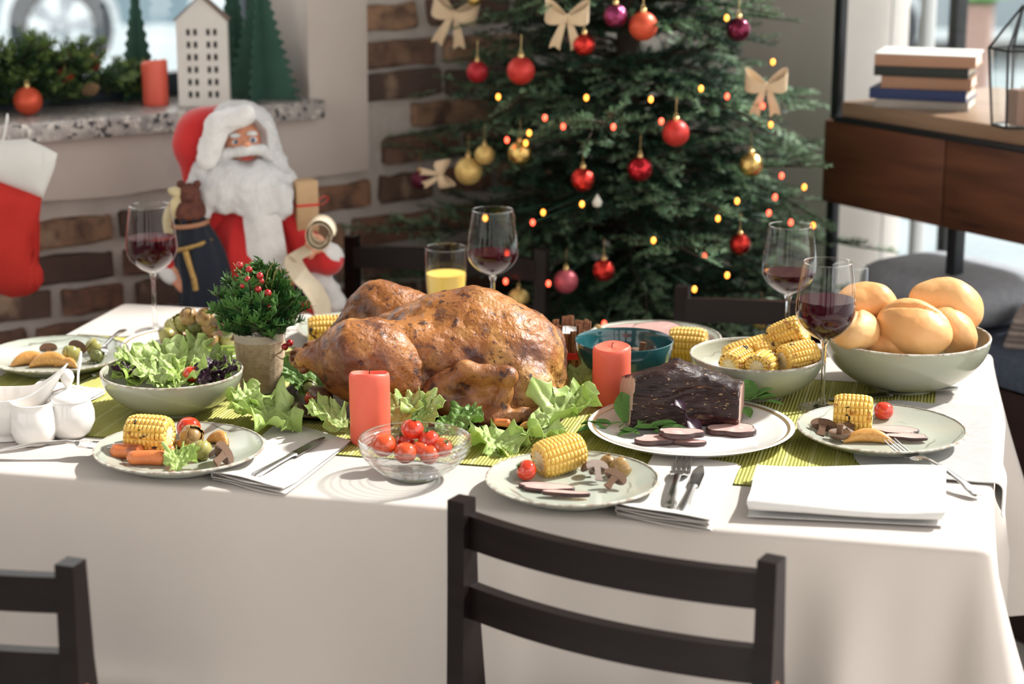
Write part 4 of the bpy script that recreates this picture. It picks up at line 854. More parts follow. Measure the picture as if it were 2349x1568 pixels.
def napkin(label, cs, layers, H, mt, z0=TZ, wav=.002, seed=0, roll=1.0, thin=1.0):
    """cs: front-left, front-right, back-right, back-left table points; S-folded cloth, the fold section runs from left to right"""
    rg = random.Random(seed); A, B, C, D_ = [Vector((c.x, c.y, 0)) for c in cs]; sec = []; hh = H/(layers-1)
    W = (B - A).length
    for k in range(layers):
        a0, a1 = (.015, .985) if k % 2 == 0 else (.985, .015)
        for i in range(9): t = i/8; sec.append((a0 + (a1-a0)*t, hh*k + hh*.16*math.sin(t*math.pi*2.2 + k)))
        if k < layers-1:
            for i in range(1, 6): an = -math.pi/2 + math.pi*i/6; sec.append((a1 + (1 if k % 2 == 0 else -1)*(hh*.5*math.cos(an))*roll/W, hh*k + hh*.5 + hh*.5*math.sin(an)))
    n_ = len(sec) - 1; q = MB()
    hv = (lambda v: thin + (1-thin)*math.exp(-(v/.12)**2)); wav *= thin
    def fn(u, v):
        i = min(int(round(u*n_)), n_); s_, h = sec[i]; L_, R_ = A.lerp(D_, v), B.lerp(C, v); p = L_.lerp(R_, s_)
        return (p.x + .0015*math.sin(h*400+v*3), p.y + (.003*math.sin(i*.7 + seed) if v in (0, 1) else 0), z0 + .0010 + h*hv(v) + wav*(h/H)*math.sin(v*5.1 + s_*4 + seed))
    q.grid(fn, n_, 14, th=-.0010); o = q.build('napkin', mt, None, True, 70); return tag(o, label, 'napkin')
N1 = [T(*c) for c in ((486,1102),(652,1138),(803,1018),(640,974))]; napkin('folded linen napkin with a knife between the left plate and the tomato bowl', N1, 4, .014, m_nap, TZ, .002, 1, thin=.42)
N2 = [T(*c) for c in ((1412,1184),(1630,1222),(1697,1074),(1502,1050))]; napkin('folded linen napkin with fork and knife right of the centre plate', N2, 5, .018, m_nap, TZ, .003, 2, thin=.36)
N3 = [T(*c) for c in ((2164,1212),(2168,1105),(1738,1098),(1714,1190))]; napkin('thick white folded napkin at the front right table edge', N3, 3, .020, m_napw, RZ, .003, 3)
N4 = [T(*c) for c in ((20,950),(205,925),(244,905),(95,880))]; napkin('folded white napkin behind the sugar bowl', N4, 4, .007, m_napw, RZ, .001, 4)
# ================================================================ TABLEWARE
m_glaze = pm('sage_glaze', (.46,.485,.41), (.41,.44,.37), 5, .22, coat=.4); band(m_glaze, 'RINGS', 'Z', 9, (.20,.19,.15), .93, 1., 5., mask=(9, .48, .6))
m_glz2 = pm('sage_glaze_bowl', (.34,.35,.265), (.30,.315,.235), 5, .22, coat=.4); m_gin = pm('sage_glaze_inside', (.45,.45,.355), (.40,.40,.31), 5, .25, coat=.4); band(m_gin, 'BANDS', 'Z', 16, (.22,.19,.14), .9, 1., 4., mask=(9, .45, .6))
m_rim = pm('unglazed_rim', (.30,.24,.19), (.55,.54,.47), 90, .5, lo=.4, hi=.6); m_porc = pm('white_porcelain', (.82,.80,.77), rough=.15, coat=.5); m_gold = pm('gilt_line', (.50,.36,.20), rough=.35, metal=.6)
m_teal = pm('teal_glaze', (.012,.085,.095), (.010,.065,.075), 6, .12, coat=.6)
def prof_plate(R_): return [(.001,.003),(R_*.56,.003),(R_*.60,.0),(R_*.64,.0),(R_*.66,.004),(R_*.86,.011),(R_*.98,.0205),(R_,.0222),(R_*.985,.0235),(R_*.86,.0155),(R_*.68,.0085),(R_*.6,.0070),(.001,.0070)]
def plate(label, cx, cy, dia, z0=TZ, kind='sage', name='dinner_plate'):
    R_ = dia/2; p = T(cx, cy, z0 + .022); p.z = z0 + .0005; o = thing(name, label, 'plate', p, rnd.uniform(0, 6))
    q = MB(); q.lathe(prof_plate(R_), 72)
    dsh = q.build('dish', m_glaze if kind == 'sage' else m_porc, o, True, 50)
    q = MB(); rr = [(R_ + .0008, .0216), (R_ + .0006, .0236), (R_*.982, .0243), (R_*.978, .0238)] if kind == 'sage' else [(R_*.955,.0214),(R_*.955,.0222),(R_*.93,.0206),(R_*.93,.0198)]
    q.lathe(rr, 72); q.build('rim', m_rim if kind == 'sage' else m_gold, dsh); return p
P1 = plate('sage plate with corn, mushrooms and ham on the grey placemat', 2022, 981, .262, .7558); P2 = plate('sage plate with corn, tomato and ham at the front centre', 1313, 1096, .252)
P3 = plate('sage plate with corn, carrots and sprouts at the front left', 411, 1026, .258, TZ + .001); P4 = plate('sage plate with potato wedges and fork at the left edge', 131, 811, .258, RZ)
P5 = plate('sage plate with corn behind the turkey\'s raised leg', 836, 750, .255); P6 = plate('sage plate with ham slices and corn behind the teal bowl', 1500, 773, .25)
P7 = plate('white plate heaped with sprouts and asparagus behind the salad bowl', 445, 786, .265, RZ, 'white', 'serving_plate'); P8 = plate('white gilt-rimmed platter carrying the dark roast', 1585, 973, .327, RZ, 'white', 'serving_plate')
def bowl(label, cx, cy, dia, h, z0=TZ, mats=None, foot=.42, rim=True, curve=.55):
    R_ = dia/2; p = T(cx, cy, z0 + h); p.z = z0 + .0005; o = thing('serving_bowl', label, 'bowl', p); mo, mi = mats or (m_glz2, m_gin)
    out = [(R_*(foot + (1-foot)*math.sin(t*math.pi/2)**(1/curve*.62)), .006 + (h-.006)*(1-math.cos(t*math.pi/2))**.86) for t in [i/14 for i in range(15)]]
    q = MB(); q.lathe([(.001,.003),(R_*foot*.86,.003),(R_*foot*.9,0),(R_*foot*.98,0),(R_*foot,.006)] + out[1:], 72); q.build('outside', mo, o, True, 60)
    q = MB(); q.lathe([(R_, h), (R_*.985, h+.0008), (R_*.965, h-.001)] + [(max(r_ - .004, .001), z_ + .003) for r_, z_ in reversed(out[1:-1])] + [(R_*foot*.6, .0075), (.001,.0075)], 72); q.build('inside', mi, o, True, 60)
    if rim: q = MB(); q.lathe([(R_+.0005,h-.0015),(R_+.0004,h+.0008),(R_*.985,h+.0016),(R_*.972,h+.0004)], 72); q.build('rim', m_rim, o)
    return p
B1 = bowl('sage bowl of green salad on the left', 394, 849, .233, .070, RZ); B2 = bowl('sage bowl of corn cobs left of the bread', 1736, 812, .226, .072, RZ)
B3 = bowl('large sage bowl filled with bread rolls', 2078, 767, .288, .093, TZ, None, .40); B4 = bowl('glossy teal bowl of mushrooms behind the red candle', 1432, 779, .17, .085, RZ, (m_teal, m_teal), .40, False)
m_gls = thin_glass('clear_glass', (.985,.99,.99), .022, 0., 2.9, .9); m_gls2 = thin_glass('ribbed_glass', (.94,.97,.97), .07, 0., 2.4, .85); m_gsolid = pm('solid_glass', (.97,.98,.98), rough=.0, trans=1., ior=1.45)
# ribbed glass bowl
gbp = T(951, 1006, TZ + .059); gbp.z = TZ + .0005; gbo = thing('glass_bowl', 'ribbed clear glass bowl of cherry tomatoes at the front', 'bowl', gbp); Rg = .0835; hg = .059
out = [(Rg*(.42 + .58*math.sin(t*math.pi/2)**1.05) + .0012*math.sin(t*15*2*math.pi)*(t > .1)*(t < .93), .006 + (hg-.006)*(1-math.cos(t*math.pi/2))**.8) for t in [i/90 for i in range(91)]]
q = MB(); q.lathe([(.001,.001),(Rg*.40,.001),(Rg*.42,.006)] + out[1:], 64); q.build('outer_wall', m_gls2, gbo, True, 80)
q = MB(); q.lathe([(Rg, hg),(Rg*.985,hg+.0012),(Rg*.965,hg)] + [(max(r_-.0045,.001), z_+.003) for r_, z_ in reversed(out[1:-1])] + [(.001,.009)], 64); q.build('inner_wall', m_gls, gbo, True, 80)
q = MB(); q.lathe([(.001,.0015),(Rg*.40,.0015),(Rg*.42,.0065),(Rg*.40,.008),(.001,.008)], 48); q.build('base', pm('glass_base', (.62,.68,.68), rough=.05, trans=.75, ior=1.3), gbo)
q = MB(); q.tube([(Rg*.985*math.cos(a_), Rg*.985*math.sin(a_), hg) for a_ in [i*2*math.pi/64 for i in range(65)]], .0022, 8, cap=False); q.build('rim', m_gls2, gbo)
for k_ in range(6): r_, z_ = out[24 + k_*11]; q = MB(); q.tube([((r_+.0006)*math.cos(a_), (r_+.0006)*math.sin(a_), z_) for a_ in [i*2*math.pi/64 for i in range(65)]], .0013, 6, cap=False); q.build('rib', m_gls2, gbo)
# wine glasses
m_wine = pm('red_wine', (.030,.0015,.005), rough=.03, spec=.15); m_juice = pm('orange_juice', (.92,.66,.16), (.90,.62,.13), 4, .25, sss=.2, ssc=(1,.6,.2), sscale=.01)
def wine_glass(label, px, py, H, level, W=.099, z0=TZ):
    p = T(px, py, z0); p.z = z0 + .0004; o = thing('wine_glass', label, 'glass', p, group='wine glasses'); R_ = W/2; zb_ = H*.47; hb = H - zb_
    bowlp = [(.0035, zb_-.002)] + [(R_*min(1, math.sin(min(1, t/.42)*math.pi/2)**.72) * (1 - .215*max(0, (t-.42)/.58)**1.6), zb_ + hb*(t**1.12)) for t in [i/26 for i in range(1, 27)]]
    q = MB(); q.lathe(bowlp, 48); bw_ = q.build('bowl', m_gls, o, True, 80)
    
    q = MB(); q.tube([(bowlp[-1][0]*math.cos(a_), bowlp[-1][0]*math.sin(a_), H) for a_ in [i*2*math.pi/48 for i in range(49)]], .0013, 6, cap=False); q.build('rim', m_gls2, bw_)
    q = MB(); q.lathe([(.001,.0045),(.012,.005),(.030,.0032),(R_*.80,.0022),(R_*.81,.001),(R_*.80,.0),(.001,.0)], 48); q.build('foot', m_gls, o)
    q = MB(); q.lathe([(.016,.004),(.008,.009),(.0048,.02),(.0038,.05),(.0038,zb_-.012),(.006,zb_-.004),(.009,zb_+.002),(.001,zb_+.003)], 24); q.build('stem', m_gsolid, o)
    lv = zb_ + hb*level; wp = [(r_ - .0022, z_ + .0012) for r_, z_ in bowlp[1:] if z_ < lv]; q = MB(); q.lathe([(.001, wp[0][1]-.001)] + [(max(a_, .001), b_) for a_, b_ in wp] + [(wp[-1][0]*1.002, lv), (.001, lv)], 48); q.build('wine', m_wine, o, True, 50)
    return o
wine_glass('full red wine glass standing alone at the left before the doll', 357, 762, .248, .53); wine_glass('red wine glass behind the turkey beside the juice glass', 1131, 768, .243, .37)
wine_glass('red wine glass behind the corn bowl, rear one of the right pair', 1803, 818, .245, .34); wine_glass('red wine glass in front of the bread bowl, nearest of the right pair', 1885, 938, .250, .53, .100, RZ)
def tumbler(label, px, py, rx_, H, lv, z0=TZ):
    p = T(px, py, z0); p.z = z0 + .0004; o = thing('juice_glass', label, 'glass', p); r0, r1 = rx_*.80, rx_
    pr_ = [(r0 + (r1-r0)*math.sin(t*1.9)*1.05, H*t) for t in [i/16 for i in range(17)]]
    q = MB(); q.lathe([(.001,0)] + pr_, 40); q.build('glass', m_gls, o, True, 60);
    q = MB(); q.tube([(pr_[-1][0]*math.cos(a_), pr_[-1][0]*math.sin(a_), H) for a_ in [i*2*math.pi/40 for i in range(41)]], .0013, 6, cap=False); q.build('rim', m_gls2, o)
    q = MB(); w_ = [(r_ - .0024, z_) for r_, z_ in pr_ if .009 < z_ < H*lv]; q.lathe([(.001,.009), (w_[0][0]*.98,.009)] + w_ + [(w_[-1][0], H*lv), (.001, H*lv)], 40); q.build('juice', m_juice, o, True, 50)
tumbler('tall glass of orange juice behind the turkey', 1024, 730, .0415, .143, .64); tumbler('half empty juice glass behind the wine and bread', 1943, 800, .033, .158, .50)
# cream jug, sugar pot, gravy boat
p = T(80, 1014); p.z = TZ; o = thing('cream_jug', 'small round white cream jug at the left table edge', 'jug', p, R(200))
def lip(pt, a_):
    x, y, z_ = pt; k_ = max(0, math.cos(a_))**10 * max(0, (z_-.048)/.016); return (x + .007*k_, y, z_ + .004*k_)
q = MB(); q.lathe([(.001,0),(.025,0),(.031,.006),(.0355,.022),(.034,.042),(.0310,.054),(.0295,.062),(.0310,.066),(.0295,.067),(.0278,.062),(.0290,.054),(.0320,.042),(.0335,.022),(.029,.008),(.001,.006)], 48, fn=lip); q.build('body', m_porc, o, True, 60)
q = MB(); q.lathe([(.001,.050),(.0270,.050)], 32); q.build('cream', pm('cream', (.66,.55,.45), rough=.3), o)
q = MB(); q.tube([(-.027,0,.058),(-.04,0,.056),(-.047,0,.044),(-.045,0,.03),(-.035,0,.02)], .0042, 8, flat=.8); q.build('handle', m_porc, o)
p = T(162, 997); p.z = TZ; sp_ = p.copy(); o = thing('sugar_pot', 'white lidded sugar pot with knob behind the cream jug', 'pot', p)
q = MB(); q.lathe([(.001,0),(.026,0),(.033,.007),(.040,.024),(.0395,.040),(.035,.054),(.033,.060),(.031,.060),(.033,.052),(.037,.038),(.037,.024),(.030,.010),(.001,.007)], 48); q.build('body', m_porc, o, True, 60)
q = MB(); q.lathe([(.0345,.0600),(.0345,.063),(.028,.070),(.014,.075),(.006,.077),(.0045,.081),(.009,.088),(.0115,.096),(.009,.104),(.003,.109),(.001,.1095)], 40); q.build('lid', m_porc, o, True, 60)
q = MB(); q.tube([(0,0,0),(.004,0,.03),(.010,0,.052),(.013,0,.066)], [.004,.0045,.0075,.004], 10, flat=.45, up=(1,0,0)); o = q.build('sugar_spoon', m_porc); put(o, sp_ + Vector((.012,.016,.066)), (0, R(-4), 0)); tag(o, 'white porcelain spoon handle sticking out of the sugar pot', 'spoon')
p = T(18, 1003); p.z = TZ; o = thing('gravy_boat', 'white porcelain gravy boat with raised spout at the left edge', 'jug', p, R(4))
def boat(u, v, ins=0):
    a_ = u*2*math.pi; t = v; c_, s_ = math.cos(a_), math.sin(a_); rx_ = (.034 + .038*t**.7) - ins; ry_ = (.026 + .019*t**.7) - ins
    k_ = max(0, c_)**5; kb = max(0, -c_)**3
    x = rx_*c_ + k_*t**2.2*.030; y = ry_*s_*(1 - .35*k_*t); z_ = (.012 + t*.068) + k_*t**2*.040 + kb*t**2*.018 - .008*t*(1-c_*c_)
    return (x, y, z_ + (ins*1.2 if t < .05 else 0))
q = MB(); q.grid(lambda u, v: boat(u, v), 64, 16); q.grid(lambda u, v: boat(u, v, .003), 64, 16); q.grid(lambda u, v: tuple(Vector(boat(u, 1)).lerp(Vector(boat(u, 1, .003)), v)), 64, 1); q.lathe([(.001,0),(.030,0),(.024,.006),(.034,.0125)], 40, 0, Matrix.Diagonal((1,.8,1,1))); q.build('body', m_porc, o, True, 60)
q = MB(); q.grid(lambda u, v: tuple(Vector(boat(u, .55, .003))*(v) + Vector((0,0,boat(u,.55,.003)[2]*(1-v)))), 48, 4); q.build('sauce', pm('white_sauce', (.72,.62,.55), rough=.3), o)
q = MB(); q.tube([(-.066,0,.085),(-.09,0,.098),(-.105,0,.08),(-.095,0,.05),(-.06,0,.03)], .005, 8); q.build('handle', m_porc, o)
# ================================================================ CUTLERY
m_steel = pm('polished_steel', (.62,.61,.60), rough=.16, metal=1.); m_steel2 = pm('satin_steel', (.52,.51,.50), rough=.30, metal=1.)
def ribbon(mb, pts, th):   # pts: (x, z, half width)
    n_ = len(pts)-1
    def f(u, v):
        t = u*n_*4; i = min(int(t/4), n_-1); w_ = t/4 - i; w_ = w_*w_*(3-2*w_); a_, b_ = pts[i], pts[i+1]; s_ = [a_[j]*(1-(t/4-i)) + b_[j]*(t/4-i) if j == 0 else a_[j]*(1-w_) + b_[j]*w_ for j in range(3)]
        y = (v*2-1)*s_[2]; return (s_[0], y, s_[1] + .0009*(1-(2*v-1)**2))
    mb.grid(f, n_*4, 6, th=th)
def fork(label, A, B, roll=0.):
    """A: tine tips, B: handle end"""
    A, B = Vector(A), Vector(B); L = (B-A).length; o = thing('fork', label, 'fork', A); s_ = L/.195
    x_ = (B-A).normalized(); y_ = Vector((0,0,1)).cross(x_).normalized(); z_ = x_.cross(y_); o.matrix_world = Matrix.Translation(A) @ Matrix((x_, y_, z_)).transposed().to_4x4() @ Matrix.Rotation(roll, 4, 'X') @ Matrix.Scale(s_, 4)
    q = MB(); ribbon(q, [(.062,-.001,.0125),(.072,.0005,.0105),(.080,.004,.005),(.090,.006,.0035),(.12,.007,.0032),(.155,.005,.0048),(.180,.002,.0075),(.190,.0005,.0075),(.195,.0,.0045)], -.0018); q.build('handle', m_steel, o)
    q = MB(); ribbon(q, [(.050,-.003,.0118),(.056,-.0022,.0125),(.063,-.001,.0125)], -.0016); hd_ = q.build('head', m_steel, o)
    for k_ in range(4):
        y0 = -.0096 + k_*.0064; q = MB(); q.tube([(.052,y0,-.003),(.035,y0*.98,-.0045),(.016,y0*.96,-.0025),(.0,y0*.93,.001)], [.0022,.0020,.0018,.0009], 6, flat=.6); q.build('tine', m_steel, hd_)
    return o
def knife(label, A, B):
    """A: blade tip, B: handle end"""
    A, B = Vector(A), Vector(B); L = (B-A).length; o = thing('table_knife', label, 'knife', A); s_ = L/.22
    x_ = (B-A).normalized(); y_ = Vector((0,0,1)).cross(x_).normalized(); z_ = x_.cross(y_); o.matrix_world = Matrix.Translation(A) @ Matrix((x_, y_, z_)).transposed().to_4x4() @ Matrix.Scale(s_, 4)
    q = MB(); q.grid(lambda u, v: (.105*u, (-.0095*min(1, (u*4+.04))**.5) + v*(.0095*min(1, u*4+.04)**.5 + .0095*min(1, u*2.2+.05)**.6), .0022 + .0005*v), 20, 3, th=.0012); q.build('blade', m_steel, o)
    q = MB(); q.tube([(.100,0,.003),(.112,0,.0034),(.118,0,.0034),(.15,0,.0036),(.19,0,.0036),(.212,0,.0034),(.22,0,.003)], [.0072,.0055,.0052,.006,.0078,.0086,.004], 10, flat=.40, up=(0,0,1)); q.build('handle', m_steel2, o)
    return o
def tz(px, py, z_): return T(px, py, z_)
knife('table knife lying on the napkin left of the tomato bowl', tz(745,1005,TZ+.0085), tz(582,1096,TZ+.0085))
fork('fork lying on the napkin right of the centre plate', tz(1570,1046,TZ+.018), tz(1536,1172,TZ+.011)); knife('table knife beside the fork on the napkin right of the centre plate', tz(1610,1070,TZ+.009), tz(1564,1178,TZ+.009))
knife('table knife behind the right plate with its handle over the cloth', tz(1900,918,RZ+.001), tz(2198,894,RZ+.003))
fork('fork leaning on the right plate over the placemat', tz(2040,1008,.7558+.0265), tz(2245,1138,TZ+.004)); fork('fork resting on the left plate behind the corn with its long handle', tz(330,1005,TZ+.028), tz(-60,1048,TZ+.002))
fork('fork spearing a sprout on the far left plate', tz(208,832,RZ+.012), tz(285,757,RZ+.027)); fork('fork lying on the sage plate behind the turkey leg', tz(770,735,TZ+.017), tz(640,712,TZ+.031)); knife('table knife beneath the far left plate', tz(175,880,RZ+.002), tz(262,840,RZ+.002))
# ================================================================ FOOD
CM = {}
def cached(key, fn):
    if key not in CM: CM[key] = fn()
    return CM[key]
m_corn = pm('corn_kernel', (.80,.53,.13), (.74,.45,.08), 60, .32, sss=0, coat=.2, objrand=True); m_cornc = pm('grilled_corn_kernel', (.80,.53,.13), (.74,.44,.08), 60, .35, sss=0, objrand=True, spots=[((.42,.17,.03), 70, .60, .05), ((.02,.012,.008), 48, .635, .03)])
m_core = pm('corn_core', (.76,.66,.44), (.70,.52,.22), 120, .6)
def corn_mesh(L, Rr, taper=0.):
    rows = 15; nk = max(5, int(L/.0062)); nu, nv = rows*6, nk*6; mb = MB()
    def f(u, v):
        a_ = u*2*math.pi; kx = v*nk + (.5 if int(u*rows) % 2 else 0) * .35; fx = (kx % 1) - .5; fy = ((u*rows) % 1) - .5
        b = (max(0, 1 - abs(2*fx)**3.2))**.5 * (max(0, 1 - abs(2*fy)**3.2))**.5; x = (v-.5)*L; tp_ = (1 - taper*v*v)*(1 - .16*abs(2*v-1)**5); r_ = Rr*tp_*(.88 + .12*b); return (x, r_*math.cos(a_), r_*math.sin(a_))
    mb.grid(f, nu, nv); return mb
def corn(label, px, py, L, D, yaw, tilt=0., grilled=True, z0=TZ+.008, lift=0., taper=0., stand=False):
    Rr = D/2; p = T(px, py, z0 + Rr*.9 + lift); o = thing('corn_cob', label, 'corn', p, group='pieces of corn on the cob'); o.rotation_euler = (rnd.uniform(0,6), R(tilt), R(yaw)) if not stand else (0, R(-90+tilt), R(yaw))
    key = ('corn', round(L,3), round(D,3), taper, grilled); ker = link('kernels', cached(key, lambda: corn_mesh(L, Rr, taper).mesh('kernels', m_cornc if grilled else m_corn, True, 80)), o); ker['kind'] = 'stuff'
    def end(sx):
        mb = MB(); rr = Rr*.84*(1 if sx < 0 else 1 - taper); n_ = 60; prof = [(.93,-.0012),(.90,.0002),(.62,.0006),(.56,-.001),(.50,-.0006),(.30,.0002),(.001,.0005)]; v = []
        for r_, dx in prof:
            for j in range(n_):
                a_ = 2*math.pi*j/n_; w_ = 1 + (.05*math.cos(a_*15) if r_ > .6 else .03*math.sin(a_*7)); v.append((sx*(L/2 + dx - (.0022*max(0, math.cos(a_*15 + math.pi))**6 if .45 < r_ < .92 else 0)), rr*r_*w_*math.cos(a_), rr*r_*w_*math.sin(a_)))
        f = [(i*n_+j, i*n_+(j+1) % n_, (i+1)*n_+(j+1) % n_, (i+1)*n_+j) for i in range(len(prof)-1) for j in range(n_)]
        mb.add(v, f); mb.m = [0]*(2*n_) + [1]*(len(f)-2*n_); return mb.mesh('cut_end', [m_corn, m_core], True, 60)
    for sx in (-1, 1): link('cut_end', cached(key + ('e', sx), lambda: end(sx)), o)
    return o
m_tom = pm('cherry_tomato', (.62,.030,.012), (.58,.05,.015), 30, .10, coat=.7); m_tomo = pm('orange_tomato', (.72,.11,.03), (.66,.06,.02), 20, .12, coat=.7); m_cal = pm('tomato_calyx', (.07,.14,.03), rough=.7)
def tomato(label, px, py, dpx, z0, calyx=True, mt=None, rot=(0,0,0), group=None, pos=None):
    p = pos or T(px, py, z0); r_ = dpx/2*mpp(p); p = p + Vector((0,0,r_*.95 if pos is None else 0)); o = thing('cherry_tomato', label, 'tomato', p, group=group or 'cherry tomatoes'); o.rotation_euler = rot
    def tm():
        mb = MB(); mb.lathe([(math.sin(t)*(1+.02*math.sin(t)), -math.cos(t)*.95 - (.10*math.exp(-((math.pi-t)/.35)**2))) for t in [math.pi*i/20 for i in range(21)]], 32); return mb
    b = link('flesh', cached(('tom', (mt or m_tom).name), lambda: tm().mesh('flesh', mt or m_tom, True, 80)), o); b.scale = (r_,)*3
    if calyx:
        def cm():
            mb = MB()
            for k_ in range(6):
                a_ = k_*1.047; mb.grid(lambda u, v: ((.08+.55*u)*math.cos(a_) - (v-.5)*.16*(1-u)*math.sin(a_), (.08+.55*u)*math.sin(a_) + (v-.5)*.16*(1-u)*math.cos(a_), .87 + .22*u*(1-u)*2 - .10*u*u + .12*u), 5, 2, th=.02)
            mb.tube([(0,0,.84),(.03,0,1.0),(.10,.03,1.2)], .045, 6); return mb
        c = link('calyx', cached('calyx', lambda: cm().mesh('calyx', m_cal)), o); c.scale = (r_,)*3
    return o
m_mush = pm('mushroom_cap', (.16,.08,.042), (.075,.036,.02), 40, .3, .4, 120, .001, coat=.4, objrand=True); m_mflesh = pm('mushroom_flesh', (.17,.085,.042), (.095,.045,.022), 50, .32, .3, 150, .001, objrand=True); m_gill = pm('mushroom_gill', (.07,.035,.02), rough=.5)
def mushroom(label, px, py, wpx, z0, rot, sliced=True, pos=None):
    p = pos or T(px, py, z0); W = wpx*mpp(p); o = thing('mushroom', label, 'mushroom', p, group='roast mushrooms'); o.rotation_euler = tuple(R(x) for x in rot)
    if sliced:
        def half(prof, fm, om, nm):      # half turn about z with a flat cut face at y = 0
            mb = MB(); n_ = 12; v = [(max(r_, .001)*math.cos(math.pi*j/n_), .62*max(r_, .001)*math.sin(math.pi*j/n_), z_) for r_, z_ in prof for j in range(n_+1)]; w_ = n_+1
            mb.add(v, [(i*w_+j, i*w_+j+1, (i+1)*w_+j+1, (i+1)*w_+j) for i in range(len(prof)-1) for j in range(n_)], 0)
            pol = [(r_, 0, z_) for r_, z_ in prof] + [(-r_, 0, z_) for r_, z_ in reversed(prof)]; mb.add(pol, [tuple(range(len(pol)))], 1); return mb.mesh(nm, [om, fm], True, 40)
        cp = lambda: half([(.001,.56),(.16,.55),(.32,.50),(.44,.40),(.5,.27),(.48,.15),(.42,.10),(.34,.10),(.20,.20),(.001,.22)], m_mflesh, m_mush, 'cap')
        stm = lambda: half([(.001,.24),(.15,.22),(.13,.02),(.14,-.2),(.18,-.33),(.16,-.36),(.001,-.36)], m_mflesh, m_mush, 'stem')
        def gl():
            mb = MB()
            for sx in (-1, 1): mb.prism([(sx*.42,.115),(sx*.18,.19),(sx*.17,.24),(sx*.40,.17)], -.012, .05)
            return mb.mesh('gills', m_gill, True, 30)
        for nm, k_, fn in (('cap','mc',cp), ('stem','ms',stm), ('gills','mg',gl)): c = link(nm, cached(k_, fn), o); c.scale = (W,)*3
    else:
        def cp2(): mb = MB(); mb.lathe([(.001,.30),(.25,.27),(.43,.16),(.5,.02),(.47,-.06),(.38,-.03),(.16,.05),(.001,.06)], 24); return mb.mesh('cap', m_mush, True, 60)
        def st2(): mb = MB(); mb.lathe([(.15,.06),(.13,-.12),(.15,-.34),(.16,-.40),(.001,-.40)], 16); return mb.mesh('stem', m_mflesh, True, 50)
        for nm, k_, fn in (('cap','mc2',cp2), ('stem','ms2',st2)): c = link(nm, cached(k_, fn), o); c.scale = (W,)*3
    return o
m_spr = pm('sprout_leaf', (.22,.23,.04), (.50,.44,.15), 32, .35, coat=.25, objrand=True, spots=[((.12,.06,.015), 60, .60, .08)]); m_sprd = pm('sprout_leaf_dark', (.085,.11,.03), (.22,.22,.055), 25, .35, coat=.25, objrand=True, spots=[((.05,.03,.01), 60, .58, .08)]); m_sprb = pm('browned_sprout', (.42,.27,.10), (.24,.12,.035), 40, .35, coat=.3, objrand=True)
def sprout(label, px, py, dpx, z0, mt=None, pos=None):
    p = pos or T(px, py, z0); r_ = dpx/2*mpp(p); p = p + Vector((0,0,r_*.95 if pos is None else 0)); o = thing('brussels_sprout', label, 'sprout', p, group='roast brussels sprouts'); o.rotation_euler = (rnd.uniform(-1,1), rnd.uniform(-1,1), rnd.uniform(0,6)); mt = mt or m_spr
    def hd(): mb = MB(); mb.ball((0,0,0), (.93,.93,.97), 20, 14); mb.lathe([(.22,-.9),(.2,-1.04),(.001,-1.05)], 10); return mb.mesh('heart', mt, True, 60)
    def lf():
        mb = MB()
        def f(u, v):
            th_ = -1.45 + 2.3*u; w_ = 1.25*math.sin(math.pi*min(.97, .12+.80*u))**.7; ph = (v-.5)*2*w_; r2 = 1.0 + .11*u**3 + .06*math.sin(ph*7)*abs(2*v-1) + .022*math.cos(ph*14)*(.3+u); return (r2*math.cos(th_)*math.cos(ph), r2*math.cos(th_)*math.sin(ph), r2*math.sin(th_))
        mb.grid(f, 10, 12, th=.03); return mb.mesh('leaf', mt, True, 80)
    h_ = link('heart', cached(('sh', mt.name), hd), o); h_.scale = (r_,)*3
    for k_ in range(4): c = link('leaf', cached(('sl', mt.name), lf), o); c.rotation_euler = (rnd.uniform(-.2,.2), rnd.uniform(-.25,.15), k_*1.62); s_ = r_*(.96 + .045*k_); c.scale = (s_,)*3
    return o
m_wedge = pm('roast_potato', (.66,.35,.10), (.50,.22,.055), 30, .35, coat=.25, objrand=True, spots=[((.25,.09,.03), 60, .62, .08)])
def wedge(label, px, py, lpx, z0, yaw, mt=None, pos=None, fat=1., name='potato_wedge', cat='potato', roll=0.):
    p = pos or T(px, py, z0); L = lpx*mpp(p); mt = mt or m_wedge
    def wm():
        mb = MB()
        def f(u, v):
            t = u; a_ = v*2*math.pi; w_ = math.sin(math.pi*(.02+.96*t))**.6; bend = .16*math.sin(math.pi*t); r_ = .20*w_*(1 - .22*max(0, math.cos(a_*1.5))**2)
            nz = 1 + .13*float(vnoise(np.array(t*6.), np.array(math.cos(a_)*1.6), np.array(math.sin(a_)*1.6), 3)); return ((t-.5), r_*nz*math.cos(a_)*.85 + bend, r_*nz*math.sin(a_)*1.0 + .16*w_)
        mb.grid(f, 18, 18); return mb.mesh('wedge', mt, True, 70)
    o = link(name, cached(('wedge', mt.name), wm)); put(o, p, (R(roll), 0, R(yaw)), (L, L*fat, L*fat)); return tag(o, label, cat, 'roast vegetables on the plates')
m_carrot = pm('roast_carrot', (.72,.22,.07), (.58,.16,.05), 30, .35, coat=.2, objrand=True, spots=[((.26,.07,.025), 50, .60, .1)])
